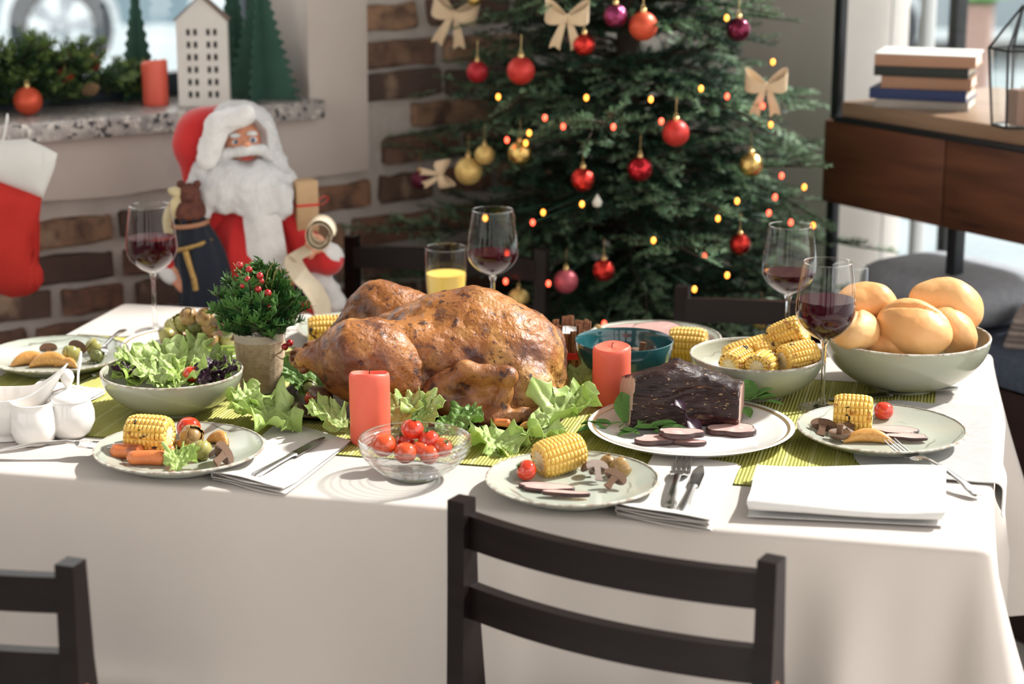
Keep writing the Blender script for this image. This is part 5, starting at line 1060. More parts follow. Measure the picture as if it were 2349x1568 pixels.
def carrot(label, px, py, lpx, dpx, z0, yaw):
    p = T(px, py, z0); s_ = mpp(p); L = lpx*s_; r_ = dpx/2*s_; mb = MB()
    mb.tube([(L*(t-.5), .04*L*math.sin(t*4), r_*.9) for t in [i/14 for i in range(15)]], [r_*min(1, (math.sin(math.pi*min(.5, .03+t*3.2)))**.6)*min(1, math.sin(math.pi*min(.5, .03+(1-t)*3.2))**.6)*(1+.1*t) for t in [i/14 for i in range(15)]], 16)
    o = mb.build('carrot', m_carrot, None, True, 70); put(o, p, (0,0,R(yaw))); return tag(o, label, 'carrot', 'roast vegetables on the plates')
m_ham = pm('ham_meat', (.66,.43,.39), (.58,.34,.31), 25, .4, .2, 120, .0006, coat=.15, objrand=True, spots=[((.74,.58,.53), 30, .60, .1)]); m_crust = pm('dark_crust', (.075,.025,.022), (.035,.014,.015), 40, .35, .5, 150, .001, coat=.2)
def ham_slice(label, px, py, lpx, asp, th, z0, yaw, tilt=0., lobes=3, seed=0, pos=None):
    p = pos or T(px, py, z0); L = lpx*mpp(p)/2; rg = random.Random(seed); ph = rg.uniform(0,6); out = []
    for i in range(48):
        a_ = 2*math.pi*i/48; r_ = 1 - .20*abs(math.sin(a_*lobes/2 + ph))**6 + .05*math.sin(a_*2+ph); out.append((L*r_*math.cos(a_), L*asp*r_*math.sin(a_)))
    o = thing('ham_slice', label, 'ham', p, group='slices of roast ham'); o.rotation_euler = (R(tilt), 0, R(yaw)); mb = MB(); M = Matrix.Rotation(R(90), 4, 'X')
    mb.prism([(x, -y) for x, y in out], .0002, th*.95, 0, M); mb.build('meat', m_ham, o, True, 30)
    n_ = 48; cr = MB(); v = [(x*1.0, y*1.0, 0) for x, y in out] + [(x*1.035, y*1.05, th*.15) for x, y in out] + [(x*1.035, y*1.05, th*.8) for x, y in out] + [(x*.985, y*.98, th*1.0) for x, y in out] + [(x*.965, y*.955, th*.94) for x, y in out]
    cr.add(v, [(k_*n_+j, k_*n_+(j+1) % n_, (k_+1)*n_+(j+1) % n_, (k_+1)*n_+j) for k_ in range(4) for j in range(n_)]); cr.build('crust', m_crust, o, True, 60); return o
m_let = trl(pm('lettuce', (.42,.58,.13), (.60,.72,.32), 14, .42, .3, 60, .001, objrand=True), .35); m_let2 = trl(pm('dark_lettuce', (.13,.27,.05), (.22,.36,.09), 16, .45, .3, 60, .001), .3); m_purp = trl(pm('purple_leaf', (.055,.018,.04), (.03,.012,.025), 20, .4), .15)
m_basil = trl(pm('basil', (.11,.26,.05), (.18,.36,.10), 18, .4, .3, 60, .001, objrand=True), .3)
def leafy(label, pos, size, yaw, pitch=20, seed=0, mt=None, frill=1., asp=.8, cup=.25, roll=0, name='lettuce_leaf', group='lettuce leaves'):
    rg = random.Random(seed); f1, f2, f3 = rg.uniform(0,6), rg.uniform(0,6), rg.uniform(.85,1.2); mb = MB(); L = size
    n1 = lambda x, y: float(vnoise(np.array(x*9.), np.array(y*9.), np.array(seed*1.7), seed))
    def f(u, v):
        c = 2*v-1; w_ = (.22 + .78*math.sin(min(1, u*1.35)*math.pi/2)**1.2); x = c*.5*asp*w_; y = u*(1 - .22*c*c) ; m = max(abs(c), u**1.1); e = max(0, (m-.42)/.58)**1.6
        s_ = math.atan2(c*.9, u - .25)*3.2
        z_ = cup*(.45*c*c*w_ + .35*u*u) + .055*n1(x*1.2, y*1.2)*(1 - .6*e) + .03*n1(x*3, y*3)
        z_ += frill*e*(.10*math.sin(s_*2.6*f3+f1) + .075*math.sin(s_*5.3+f2) + .04*math.sin(s_*11.7+f1*2))
        k_ = frill*e*.075; x += k_*math.sin(s_*4.1+f2) + .3*k_*math.sin(s_*13); y += k_*math.cos(s_*5.0+f1) + .3*k_*math.cos(s_*12)
        return (x*L, y*L, (z_ - .03*math.exp(-(c*7)**2)*(1-u*.8))*L)
    mb.grid(f, 44, 44, th=.0006); o = mb.build(name, mt or m_let, None, True, 85); put(o, pos, (R(pitch), R(roll), R(yaw))); return tag(o, label, 'lettuce', group)
def LT(px, py, z_): return T(px, py, z_)
# ---------------------------------------------------------------- turkey on its tray
tcn = T(938, 983, RZ) + Vector((.022, .150, 0)); tcn.z = RZ; tray = thing('serving_tray', 'black rectangular serving tray under the roast turkey', 'tray', tcn, R(-9)); m_tray = pm('black_tray', (.012,.013,.014), rough=.25)
q = MB()
def tr(u, v, z_, g): a_ = u*2*math.pi; sg = lambda x, e: math.copysign(abs(x)**e, x); return ((.245+g)*sg(math.cos(a_), .35), (.148+g)*sg(math.sin(a_), .35), z_)
lv = [(-.03,.0),(-.012,.0),(.0,.009),(.003,.010),(-.004,.0095),(-.014,.004),(-.03,.004)]
q.grid(lambda u, v: tr(u, v, lv[round(v*6)][1], lv[round(v*6)][0]), 96, 6); q.add([tr(i/96, 0, .004, -.03) for i in range(96)], [tuple(range(96))]); q.add([tr(i/96, 0, .0, -.03) for i in range(96)], [tuple(range(96))]); q.build('dish', m_tray, tray, True, 40)
m_turk = pm('turkey_skin', (.39,.150,.033), (.20,.060,.018), 9, .33, .8, 160, .003, coat=.25, rough2=.55, lo=.36, hi=.62,
            spots=[((.58,.32,.09), 7.5, .49, .16), ((.13,.036,.014), 10, .51, .14), ((.060,.016,.009), 20, .57, .13), ((.050,.015,.009), 55, .585, .10), ((.12,.035,.014), 170, .58, .10)])
TF = tcn.y + .012
tk = thing('roast_turkey', 'whole golden-brown roast turkey on the black tray', 'turkey', tcn)
def tp(px, py, dy=0): return tuple(U(px, py, TF + dy) - tcn)
m_turkd = pm('browned_skin', (.34,.115,.030), (.17,.048,.017), 10, .34, .8, 160, .003, coat=.22, rough2=.55, lo=.36, hi=.62,
            spots=[((.46,.21,.06), 8, .54, .16), ((.075,.020,.010), 14, .52, .14), ((.045,.013,.008), 50, .57, .10)])
def rgh(P, sd=3): return .0036*fbm(*P, 20, 2, sd) + .0022*fbm(*P, 62, 3, sd+2) + .0010*np.abs(fbm(*P, 150, 2, sd+3))
def floor_(a_, P): return smax(a_, .006 - P[2], .010)
def t_body(P):
    b = ell(P, tp(1080,806), (.150,.100,.098), (0,.06,0)); b = smin(b, ell(P, tp(960,850,.0), (.12,.105,.075)), .05); b = smin(b, ell(P, tp(1165,830,.0), (.085,.092,.080)), .04)
    b = smin(b, cap(P, tp(905,775,.015), tp(1080,740,.0), .035,.060), .035); b = smin(b, ell(P, tp(960,880,-.055), (.13,.06,.055), (0,.15,0)), .03)
    b = smin(b, ell(P, tp(1198,905,-.088), (.060,.046,.056), (0,.35,0)), .010)                    # shoulder joint of the near wing
    b = smin(b, cap(P, tp(860,770,-.085), tp(1040,815,-.075), .030,.030), .035)                    # skin drawn from leg to breast
    return floor_(b, P) + rgh(P)
def t_leg(P):
    n1 = ell(P, tp(850,832,-.105), (.090,.052,.066), (0,.12,0)); n1 = smin(n1, ell(P, tp(915,888,-.085), (.105,.055,.050), (0,.22,0)), .025)
    n1 = smin(n1, cap(P, tp(800,815,-.108), tp(728,818,-.105), .056,.020), .03); n1 = smin(n1, cap(P, tp(728,818,-.105), tp(694,822,-.10), .017,.015), .010); return floor_(n1, P) + rgh(P, 9)
def t_far(P):
    f1 = ell(P, tp(893,715,.110), (.068,.045,.050), (0,.40,0)); f1 = smin(f1, cap(P, tp(865,712,.110), tp(768,778,.090), .047,.018), .025); f1 = smin(f1, cap(P, tp(768,778,.090), tp(722,802,.065), .016,.015), .012); return smin(f1, ell(P, tp(950,745,.10), (.065,.05,.055)), .025) + rgh(P, 14)
def t_wing(P):
    w_ = smin(cap(P, tp(1168,862,-.135), tp(1065,850,-.140), .014,.015), cap(P, tp(1065,852,-.140), tp(985,910,-.132), .017,.019), .012)
    w_ = smin(w_, ell(P, tp(1075,900,-.128), (.072,.018,.036), (0,.15,0)), .016); w_ = smin(w_, cap(P, tp(985,916,-.135), tp(1130,962,-.142), .020,.022), .014); w_ = smin(w_, cap(P, tp(1130,962,-.142), tp(1225,958,-.130), .024,.020), .014)
    w_ = smin(w_, ell(P, tp(1062,846,-.145), (.015,.012,.012)), .006); w_ = smin(w_, ell(P, tp(1166,858,-.140), (.016,.013,.013)), .006); w_ = smin(w_, cap(P, tp(1168,866,-.138), tp(1142,945,-.142), .012,.016), .010)
    return floor_(w_, P) + rgh(P, 20)
def t_flap(P):
    sh = ell(P, tp(1232,836,.050), (.046,.075,.074), (0,.30,0)); sh = smin(sh, ell(P, tp(1256,880,.02), (.034,.055,.045)), .03); return floor_(sh, P) + rgh(P, 26)
net('body', t_body, (-.26,-.20,.0), (.29,.20,.28), .0037, m_turk, tk)
def pnet(name, f, c0, c1, mt):
    lo = [min(a_, b_) for a_, b_ in zip(c0, c1)]; hi = [max(a_, b_) for a_, b_ in zip(c0, c1)]; return net(name, f, lo, hi, .0034, mt, tk)
pnet('leg', t_leg, (-.26,-.20,.0), (.10,.0,.17), m_turk); pnet('leg', t_far, (-.24,-.02,.06), (.12,.19,.27), m_turk)
pnet('wing', t_wing, (.0,-.20,.0), (.26,-.05,.14), m_turkd); pnet('neck_flap', t_flap, (.12,-.08,.0), (.29,.16,.20), m_turk)
m_bone = pm('charred_bone', (.10,.035,.016), (.32,.13,.06), 35, .3, .4, 90, .001, coat=.5)
def knob(P): 
    a_ = smin(ell(P, tp(683,820,-.088), (.015,.014,.016)), cap(P, tp(690,820,-.088), tp(722,816,-.088), .012,.014), .01); a_ = smin(a_, ell(P, tp(697,838,-.09), (.012,.012,.014)), .006); return smax(a_, -ell(P, tp(674,817,-.095), (.008,.008,.009)), .003) + .001*fbm(*P, 90, 2)
c_ = Vector(tp(697,822,-.088)); net('leg_bone', knob, tuple(c_ - Vector((.04,.03,.04))), tuple(c_ + Vector((.04,.03,.035))), .002, m_bone, tk)
def knob2(P): return smin(ell(P, tp(712,803,.052), (.016,.014,.014)), cap(P, tp(716,800,.052), tp(745,786,.07), .012,.014), .01) + .001*fbm(*P, 90, 2)
c_ = Vector(tp(725,797,.06)); net('leg_bone', knob2, tuple(c_ - Vector((.04,.035,.035))), tuple(c_ + Vector((.04,.035,.035))), .002, m_bone, tk)
# garnish on the tray
zt2 = RZ + .011
for i, (px, py, s_, yaw, pit, cup, mt, lb) in enumerate([
    (672,985,.115,48,6,.35,None,'large frilly lettuce leaf at the left end of the turkey tray'), (640,950,.085,75,14,.35,None,'small frilly lettuce leaf at the outer left of the turkey tray'),
    (715,912,.085,22,50,.1,m_let2,'smooth dark green lettuce leaf beside the plant pot'), (672,885,.06,0,38,.25,None,'bright lettuce leaf behind the turkey leg bone'),
    (795,990,.075,60,22,.4,None,'lettuce leaf just left of the front red candle'), (905,985,.07,-25,30,.4,None,'lettuce leaf just right of the front red candle'), (965,985,.065,-8,42,.4,None,'curly lettuce leaf under the middle of the turkey'),
    (1000,1000,.085,-58,22,.12,m_let2,'broad smooth lettuce leaf before the turkey wing'), (1120,980,.105,195,-14,.35,None,'curly lettuce leaf hanging off the front of the turkey tray'), (1190,992,.07,-110,-4,.4,None,'lettuce leaf under the turkey wing tip'),
    (1230,985,.115,-48,14,.4,None,'large lettuce leaf at the right end of the turkey tray'), (1290,905,.09,-55,20,.35,None,'lettuce leaf behind the right end of the turkey near the tealight')]):
    leafy(lb, LT(px, py, zt2 + .002), s_, yaw, pit, 20+i, mt, .55 if mt else 1., .95, cup)
tomato('dark roast tomato at the left front of the turkey tray', 719, 932, 40, zt2, False); tomato('roast tomato with calyx beside the lettuce on the turkey tray', 752, 944, 34, zt2, True, rot=(R(50),0,0))
mushroom('roast mushroom under the turkey leg', 735, 905, 62, zt2+.03, (10,20,30), False); mushroom('mushroom slice at the left front of the turkey tray', 690, 935, 46, zt2+.014, (-70,10,40)); sprout('dark sprout under the turkey leg bone', 712, 905, 34, zt2+.006, m_sprd)
carrot('roast carrot piece under the turkey wing', 1150, 977, 44, 18, zt2, -8); carrot('roast carrot chunk right of the front candle', 935, 945, 26, 15, zt2+.01, 20); wedge('flat potato slice by the right front of the turkey tray', 1212, 985, 50, zt2, 5); wedge('yellow potato stick beside the turkey leg bone', 700, 880, 50, zt2+.02, 25)
tomato('red tomato half hidden under the turkey wing', 1100, 962, 30, zt2, False)
# ---------------------------------------------------------------- roast joint on the white platter
z8 = RZ + .0078
rc_ = T(1562, 962, z8); rj = thing('roast_joint', 'dark smoked roast joint with pale cut ends on the white platter', 'roast', rc_, R(-7)); rj.scale = (1, 1, .92)
def jo(P):
    X, Y, Z = P; h = .104 - .032*np.clip(np.abs(X + .008)/.09, 0, 1)**1.2 - .010*np.clip(Y/.05, -1, 1); Zw = Z*(.10/h); Yw = Y*(1 + .12*np.clip(X/.1, -1, 1)) - .010*np.sin(X*32)
    q = [np.abs(X) - .118, np.abs(Yw) - .034, np.abs(Zw - .048) - .030]; rr = .024
    a_ = np.sqrt(sum(np.maximum(t, 0)**2 for t in q)) + np.minimum(np.maximum(np.maximum(q[0], q[1]), q[2]), 0) - rr
    a_ = a_ + .0065*fbm(X*.6, Y, Z*1.2, 22, 3, 8) + .0024*np.abs(fbm(X*.35, Y, Z*1.6, 75, 2, 2)) + .004*np.exp(-((Z - .062 - .10*X - .004*np.sin(X*70))/.005)**2)*(Y < 0) + .003*np.exp(-((X - .045 + .3*(Z-.05))/.006)**2)*(Y < 0)
    a_ = smax(a_, X*.997 - Y*.08 - .097, .003); a_ = smax(a_, -X*.975 - Y*.20 + Z*.10 - .092, .003); return smax(a_, .0005 - Z, .004)
m_joint = pm('smoked_rind', (.036,.015,.013), (.014,.008,.009), 16, .42, 1., 70, .005, spec=.35, coat=.05, stretch=(.5,1,1.6), spots=[((.15,.085,.05), 28, .63, .08), ((.10,.018,.018), 12, .60, .1), ((.36,.24,.12), 190, .65, .03)])
m_cut = pm('roast_cut_face', (.60,.41,.34), (.48,.28,.24), 35, .45, .3, 100, .001, stretch=(1,3,1))
net('joint', jo, (-.13,-.075,-.004), (.12,.075,.125), .0035, [m_joint, m_cut], rj, pick=lambda c, n: ((n[:,0]*.997 - n[:,1]*.08 > .97) & (c[:,0] > .07)) | ((-n[:,0]*.975 - n[:,1]*.20 + n[:,2]*.10 > .965) & (c[:,0] < -.05)))
ham_slice('ham slice at the bottom of the stack on the white platter', 1505, 1014, 96, .62, .008, z8+.001, 5, 0, 3, 1); ham_slice('ham slice on top of the stack on the white platter', 1562, 1000, 108, .5, .009, z8+.010, -6, 0, 3, 2); ham_slice('lower ham slice peeking out under the stack on the platter', 1580, 1018, 80, .4, .006, z8+.001, -5, 0, 2, 5)
ham_slice('three-lobed ham slice right of the stack on the white platter', 1680, 992, 112, .72, .009, z8, -3, 0, 3, 3)
def sprig(label, pos, leaves, mt, stem=True, name='basil_sprig'):
    o = thing(name, label, 'herb', pos)
    for i, (dx, dy, dz, L, W, yaw, pit, rl) in enumerate(leaves):
        def lf():
            mb = MB(); mb.grid(lambda u, v: (u*1.0, (2*v-1)*.5*math.sin(math.pi*min(.985, .03+.95*u))**.8, .22*(2*v-1)**2*math.sin(math.pi*u) - .25*u*u + .05*math.sin(u*9)*abs(2*v-1) - .02*math.exp(-((2*v-1)*10)**2)), 14, 10, th=.008); return mb.mesh('leaf', mt, True, 85)
        c = link('leaf', cached(('herb', mt.name), lf), o); c.location = (dx, dy, dz); c.rotation_euler = (R(rl), R(-pit), R(yaw)); c.scale = (L, W, L*.6)
    if stem: q = MB(); q.tube([(0,0,.004)] + [Vector((l[0], l[1], l[2]+.002)) for l in leaves[:3]], .0012, 5); q.build('stem', mt, o)
    return o
p = T(1420, 985, z8+.004)
sprig('basil sprig at the left end of the roast platter', p, [(.012,.018,.006,.050,.040,100,68,10),(-.01,.01,.006,.050,.026,170,6,10),(-.02,-.004,.004,.046,.020,186,2,-8),(.0,-.012,.003,.036,.018,-35,8,0),(.02,-.012,.004,.042,.020,-10,14,0),(.03,-.02,.003,.036,.018,-160,4,0),(.045,-.01,.005,.046,.018,8,18,0),(.03,-.004,.008,.03,.016,40,30,0),(.05,-.022,.003,.030,.017,-30,6,0),(.065,-.012,.006,.040,.014,0,8,0)], m_basil)
p = T(1700, 945, z8+.004); sprig('basil sprig at the right end of the roast platter', p, [(.0,.0,.02,.046,.040,60,40,20),(.012,-.004,.02,.044,.034,10,35,-10),(.02,.0,.022,.03,.022,-20,30,0),(.03,.004,.02,.032,.020,20,15,0),(.0,-.012,.012,.03,.022,-70,-10,0),(.04,.0,.018,.028,.012,-8,0,0)], m_basil)
p = T(1570, 985, z8+.004); sprig('purple basil sprig leaning on the front of the roast', p, [(.0,-.008,.030,.030,.024,200,40,0),(.004,-.010,.020,.030,.024,-40,-30,20),(.010,-.012,.012,.026,.020,-70,-50,0),(-.004,-.010,.034,.024,.020,120,45,0)], m_purp)
# ---------------------------------------------------------------- plates
z1 = .7558 + .0078
corn('grilled corn piece on the right plate', 1957, 946, .060, .060, -12, 0, True, z1); tomato('cherry tomato behind the corn on the right plate', 2026, 962, 44, z1, False)
mushroom('flat mushroom half at the left of the right plate', 1886, 982, 58, z1+.012, (-62,5,-15)); mushroom('mushroom with upright stem on the right plate', 1926, 992, 52, z1+.014, (180,0,10), False); mushroom('dark mushroom slice behind the upright one on the right plate', 1952, 985, 44, z1+.012, (-60,0,40)); wedge('golden potato wedge at the front of the right plate', 1992, 1017, 112, z1, -4, fat=.8)
ham_slice('ham slice lying flat on the right plate', 2050, 990, 112, .55, .005, z1, -14, 0, 3, 7); ham_slice('second ham slice at the front right of the right plate', 2082, 1005, 92, .45, .005, z1+.004, -10, 0, 3, 8)
z2 = TZ + .0082
corn('pale rounded corn piece on the centre plate', 1284, 1042, .072, .060, 28, -8, False, z2, 0, .10); tomato('cherry tomato with calyx on the centre plate', 1208, 1100, 48, z2, True, rot=(R(10),R(-60),0))
mushroom('dark mushroom half at the back of the centre plate group', 1372, 1082, 56, z2+.016, (-40,10,20)); mushroom('mushroom slice at the front of the centre plate group', 1404, 1102, 58, z2+.014, (-55,25,-25)); mushroom('small dark mushroom on the centre plate', 1352, 1070, 44, z2+.014, (-30,0,70), False); sprout('browned sprout on the centre plate beside the mushrooms', 1422, 1092, 44, z2, m_sprb); sprout('small browned sprout behind the centre plate mushrooms', 1395, 1078, 36, z2, m_sprb)
ham_slice('ham slice with dark rind on the front of the centre plate', 1252, 1122, 128, .40, .006, z2, -10, 0, 3, 9); ham_slice('narrow ham slice overlapping on the centre plate', 1298, 1136, 110, .22, .006, z2+.003, -8, 0, 2, 10)
z3 = TZ + .0092
corn('grilled corn piece with pale cut end on the front left plate', 343, 996, .066, .062, -12, 0, True, z3); carrot('roast carrot stub at the left of the front left plate', 292, 1050, 78, 34, z3, -6); carrot('roast carrot stub before the corn on the front left plate', 338, 1064, 92, 32, z3, 2); carrot('roast carrot half hidden by lettuce on the front left plate', 372, 1046, 60, 26, z3, 10)
wedge('potato wedge beside the corn on the front left plate', 412, 1030, 60, z3, -35); tomato('cherry tomato at the back of the front left plate', 434, 1006, 54, z3, False); sprout('browned sprout before the tomato on the front left plate', 441, 1025, 50, z3, m_sprb); sprout('green sprout at the front of the front left plate', 463, 1052, 42, z3)
leafy('lettuce scrap on the front left plate', LT(405, 1078, z3+.001), .048, -8, 25, 71, None, 1., 1.1, .3); mushroom('mushroom slice at the right of the front left plate', 508, 1048, 64, z3+.016, (-50,60,10)); wedge('browned potato chunk behind the mushroom on the front left plate', 498, 1020, 62, z3, -30, fat=1.4); mushroom('dark mushroom half on the front left plate', 500, 1040, 46, z3+.014, (-35,10,60), False)
z4 = RZ + .0078
wedge('roast potato wedge at the left of the far left plate', 70, 838, 86, z4, 18); wedge('roast potato wedge in the middle of the far left plate', 115, 842, 92, z4, 4); wedge('roast potato wedge at the front of the far left plate', 152, 843, 60, z4, -20); mushroom('dark mushroom half on the far left plate', 112, 808, 40, z4+.012, (-30,0,20)); mushroom('mushroom slice behind the sprouts on the far left plate', 172, 806, 46, z4+.016, (-30,20,-20))
sprout('sprout at the left of the fork on the far left plate', 166, 830, 38, z4); sprout('sprout on the fork of the far left plate', 216, 812, 34, z4); sprout('dark sprout at the front of the far left plate fork', 223, 830, 30, z4, m_sprd)
# sprouts and asparagus plate
z7 = RZ + .0078; P7c = Vector((P7.x, P7.y, z7)); sp_list = [(400,770,40),(433,775,38),(466,780,40),(500,786,40),(415,790,34),(450,795,36),(485,797,34),(520,792,38),(385,785,34),(545,785,36)]
words = ['far left','left','middle','right','front left','front middle','front right','front far right','outer left','outer right']
for (px, py, dd), wv in zip(sp_list, words): sprout('sprout at the %s of the bottom layer of the sprout pile' % wv, px, py, dd, z7, rnd.choice([m_spr, m_spr, m_sprb, m_sprd]))
for (px, py, dd), wv in zip([(416,760,40),(450,762,40),(484,766,40),(518,770,38)], ['far left','left','right','far right']): sprout('sprout at the %s of the second layer of the sprout pile' % wv, px, py, dd, z7+.028, rnd.choice([m_spr, m_sprd, m_sprb]))
for (px, py, dd), wv in zip([(432,742,36),(470,745,38)], ['left','right']): sprout('topmost %s sprout of the sprout pile' % wv, px, py, dd, z7+.050, rnd.choice([m_spr, m_sprb]))
mushroom('mushroom half at the top right of the sprout pile', 505, 752, 50, z7+.06, (-20,20,30)); mushroom('mushroom half at the right of the sprout pile', 540, 765, 46, z7+.045, (-40,0,-30))
m_asp = pm('asparagus', (.30,.38,.08), (.22,.32,.06), 20, .4, coat=.2); m_aspt = pm('asparagus_tip', (.22,.21,.09), (.14,.12,.07), 50, .5)
for i, (x0_, y0_, x1_, y1_, w_) in enumerate([(325,800,545,798,'rearmost'),(335,812,548,806,'upper middle'),(392,822,552,816,'lower middle'),(430,832,556,826,'front')]):
    a_, b_ = T(x0_, y0_, z7+.008), T(x1_, y1_, z7+.008); o = thing('asparagus_spear', w_ + ' green asparagus spear on the sprout plate', 'asparagus', a_, math.atan2(b_.y-a_.y, b_.x-a_.x), 'asparagus spears'); L = (b_-a_).length
    q = MB(); q.tube([(L*t, .002*math.sin(t*5+i), 0) for t in (.18,.4,.6,.8,1)], [.0058,.0062,.0064,.0064,.006], 10); q.build('stalk', m_asp, o)
    q = MB(); q.lathe([(.001,-L*.02),(.004,0),(.0085,L*.07),(.0085,L*.13),(.006,L*.2)], 12, 0, Matrix.Rotation(R(90), 4, 'Y')); 
    for k_ in range(12): an = k_*2.4; x_ = L*(.01 + .011*k_); q.grid(lambda u, v: (x_ + .012*(1-u) - .004, (.006+.004*math.sin(u*3))*math.cos(an + (v-.5)*1.2*u), (.006+.004*math.sin(u*3))*math.sin(an + (v-.5)*1.2*u)), 4, 3, th=.0008)
    q.build('tip', m_aspt, o)
# rear plates
z5 = TZ + .0078
corn('corn piece on the plate behind the turkey leg', 752, 762, .072, .066, 8, 0, True, z5); corn('grilled corn piece behind the dark roast', 1578, 790, .066, .064, -14, 0, True, z5, .006); ham_slice('left ham slice propped on the plate behind the teal bowl', 1442, 763, 116, .5, .005, z5+.022, 8, 30, 2, 11); ham_slice('right ham slice propped on the plate behind the teal bowl', 1510, 760, 118, .55, .005, z5+.024, -4, 32, 2, 12)
sprout('pale sprout at the left of the plate behind the teal bowl', 1372, 768, 24, z5, m_sprb); mushroom('mushroom bit at the right of the plate behind the teal bowl', 1628, 785, 34, z5+.01, (-30,0,30)); wedge('pale potato wedge between teal bowl and corn', 1545, 805, 60, z5, 80)
# teal bowl mushrooms
zt4 = RZ + .045
for i, (px, py, dd, rot, lb, sl) in enumerate([(1472,805,52,(180,8,20),'mushroom with upright stem in the teal bowl',False),(1440,812,54,(10,0,0),'mushroom cap at the left in the teal bowl',False),(1500,810,50,(-20,20,0),'mushroom cap at the right in the teal bowl',False),(1478,826,50,(0,10,0),'mushroom cap at the front of the teal bowl',False)]): mushroom(lb, px, py, dd, zt4 + (.012 if i == 0 else 0), rot, sl)
# salad
zsal = RZ + .058
for i, (px, py, s_, yaw, pit, mt) in enumerate([(350,870,.068,60,8,None),(368,878,.070,25,12,None),(405,884,.072,-12,14,None),(440,872,.068,-55,10,None),(350,850,.068,70,18,None),(385,852,.070,10,24,None),(420,850,.072,-20,34,None),(455,852,.06,-65,18,None),(325,868,.05,70,16,m_purp),(458,880,.050,-35,28,m_purp),(480,876,.050,-75,24,m_purp),(400,850,.045,20,30,m_purp),(490,868,.045,-80,18,None),(396,888,.045,185,-25,None),(345,858,.050,150,-12,None),(390,862,.052,175,-14,None),(435,862,.052,200,-12,None),(320,858,.045,110,-6,None),(478,858,.045,230,-10,None)]):
    w_ = ['left front','front left','front middle','front right','left rear','middle rear','raised right rear','right rear','purple left','purple right','purple far right','purple middle','far right','drooping front','lower left','lower middle','lower right','lowest far left','lowest far right'][i]
    leafy('%s leaf of the salad in the sage bowl' % w_, LT(px, py, zsal + (.006 if i in (5, 6) else 0)), s_, yaw, pit, 50+i, mt, .9, 1.0, .35, name='salad_leaf', group='salad leaves')
p = LT(440, 876, zsal+.006); tomato('tomato half in the front of the salad bowl', 440, 876, 40, zsal - .004, False)
# cherry tomatoes in the glass bowl
zg = TZ + .012
for i, (px, py, dd, h, cal, mt, rot, lb) in enumerate([(880,1020,58,.022,False,m_tomo,(0,0,0),'orange cherry tomato at the left of the glass bowl'),(946,985,52,.040,True,m_tom,(0,.2,0),'topmost cherry tomato in the glass bowl'),(930,1012,46,.020,True,m_tom,(.3,-.5,0),'cherry tomato with long stem under the topmost one in the glass bowl'),(984,1010,50,.026,True,m_tom,(-.2,-.1,1),'cherry tomato with calyx at the right rear of the glass bowl'),
    (930,1038,52,.014,False,m_tomo,(0,0,0),'cherry tomato at the front middle left of the glass bowl'),(966,1030,42,.016,False,m_tomo,(0,0,0),'cherry tomato in the centre of the glass bowl'),(985,1042,48,.010,False,m_tomo,(0,0,0),'cherry tomato at the front right of the glass bowl'),(1015,1026,46,.018,True,m_tomo,(.4,.5,0),'orange cherry tomato at the right of the glass bowl')]):
    p = T(px, py, zg + h + .006); tomato(lb, 0, 0, dd, 0, cal, mt, rot, 'cherry tomatoes in the glass bowl', p)
# bread rolls
m_bread = pm('bread_crust', (.72,.34,.12), (.80,.48,.21), 7, .45, .4, 90, .0015, objrand=True, spots=[((.55,.22,.07), 4, .58, .14), ((.80,.56,.32), 14, .66, .1)])
def bun_mesh(seed):
    def f(P):
        a_ = ell(P, (0,0,0), (.060,.047,.041)); a_ = smax(a_, -P[2] - .034, .012)
        if seed % 2: a_ = a_ + .007*np.exp(-((P[1] - .010*np.sin(P[0]*35) - .004)/.0045)**2)*(P[2] > 0)*np.clip(1-(P[0]/.052)**2, 0, 1)
        else: a_ = smin(a_, ell(P, (.016,-.012,.006), (.046,.040,.038), (0,.2,.3)), .003)
        return a_ + .0035*fbm(*P, 18, 2, seed) + .0006*fbm(*P, 110, 2, seed)
    o = net('tmp', f, (-.072,-.062,-.056), (.078,.058,.056), .003, m_bread); me = o.data; bpy.data.objects.remove(o); return me
BMs = [bun_mesh(k_) for k_ in range(4)]
for i, (px, py, dy, s_, rot, lb) in enumerate([(1985,700,.02,.92,(0,10,20),'bread roll at the back left of the bowl behind the wine glass'),(1962,757,-.055,.86,(10,0,60),'bread roll at the left front of the bowl'),(2052,742,.035,.95,(0,0,10),'bread roll in the middle of the bowl mostly hidden'),(2094,752,-.060,1.10,(20,12,-28),'large bread roll at the front of the bowl'),(2172,702,.030,1.12,(-5,14,-20),'large bread roll on top at the right rear of the bowl'),(2186,762,-.03,.86,(0,50,30),'bread roll at the right front of the bowl'),(2032,790,-.050,.76,(0,0,0),'low bread roll at the bottom front of the bowl'),(2110,775,.03,.95,(0,0,70),'bread roll at the bottom of the bowl')]):
    p = U(px, py, B3.y + dy); o = link('bread_roll', BMs[i % 4]); put(o, p, tuple(R(x) for x in rot), s_); tag(o, lb, 'bread', 'bread rolls in the bowl')
# corn in the bowl
for i, (px, py, dy, L, D, yaw, tilt, lb) in enumerate([(1808,768,.025,.062,.056,-25,-28,'raised corn cob at the back right of the corn bowl'),(1722,806,.020,.092,.048,16,-12,'long corn cob lying at the left of the corn bowl'),(1692,830,-.035,.055,.050,52,-4,'corn cob with cut end at the left front of the corn bowl'),(1748,836,-.052,.058,.048,65,4,'corn cob at the front of the corn bowl'),(1830,818,-.025,.064,.054,28,-4,'corn cob with cut end at the right of the corn bowl'),(1770,815,.005,.06,.05,10,0,'corn cob in the middle of the corn bowl')]):
    p = U(px, py, B2.y + dy); o = corn(lb, px, py, L, D, yaw, 0, True); o.location = p; o.rotation_euler = (rnd.uniform(0,6), R(tilt), R(yaw))
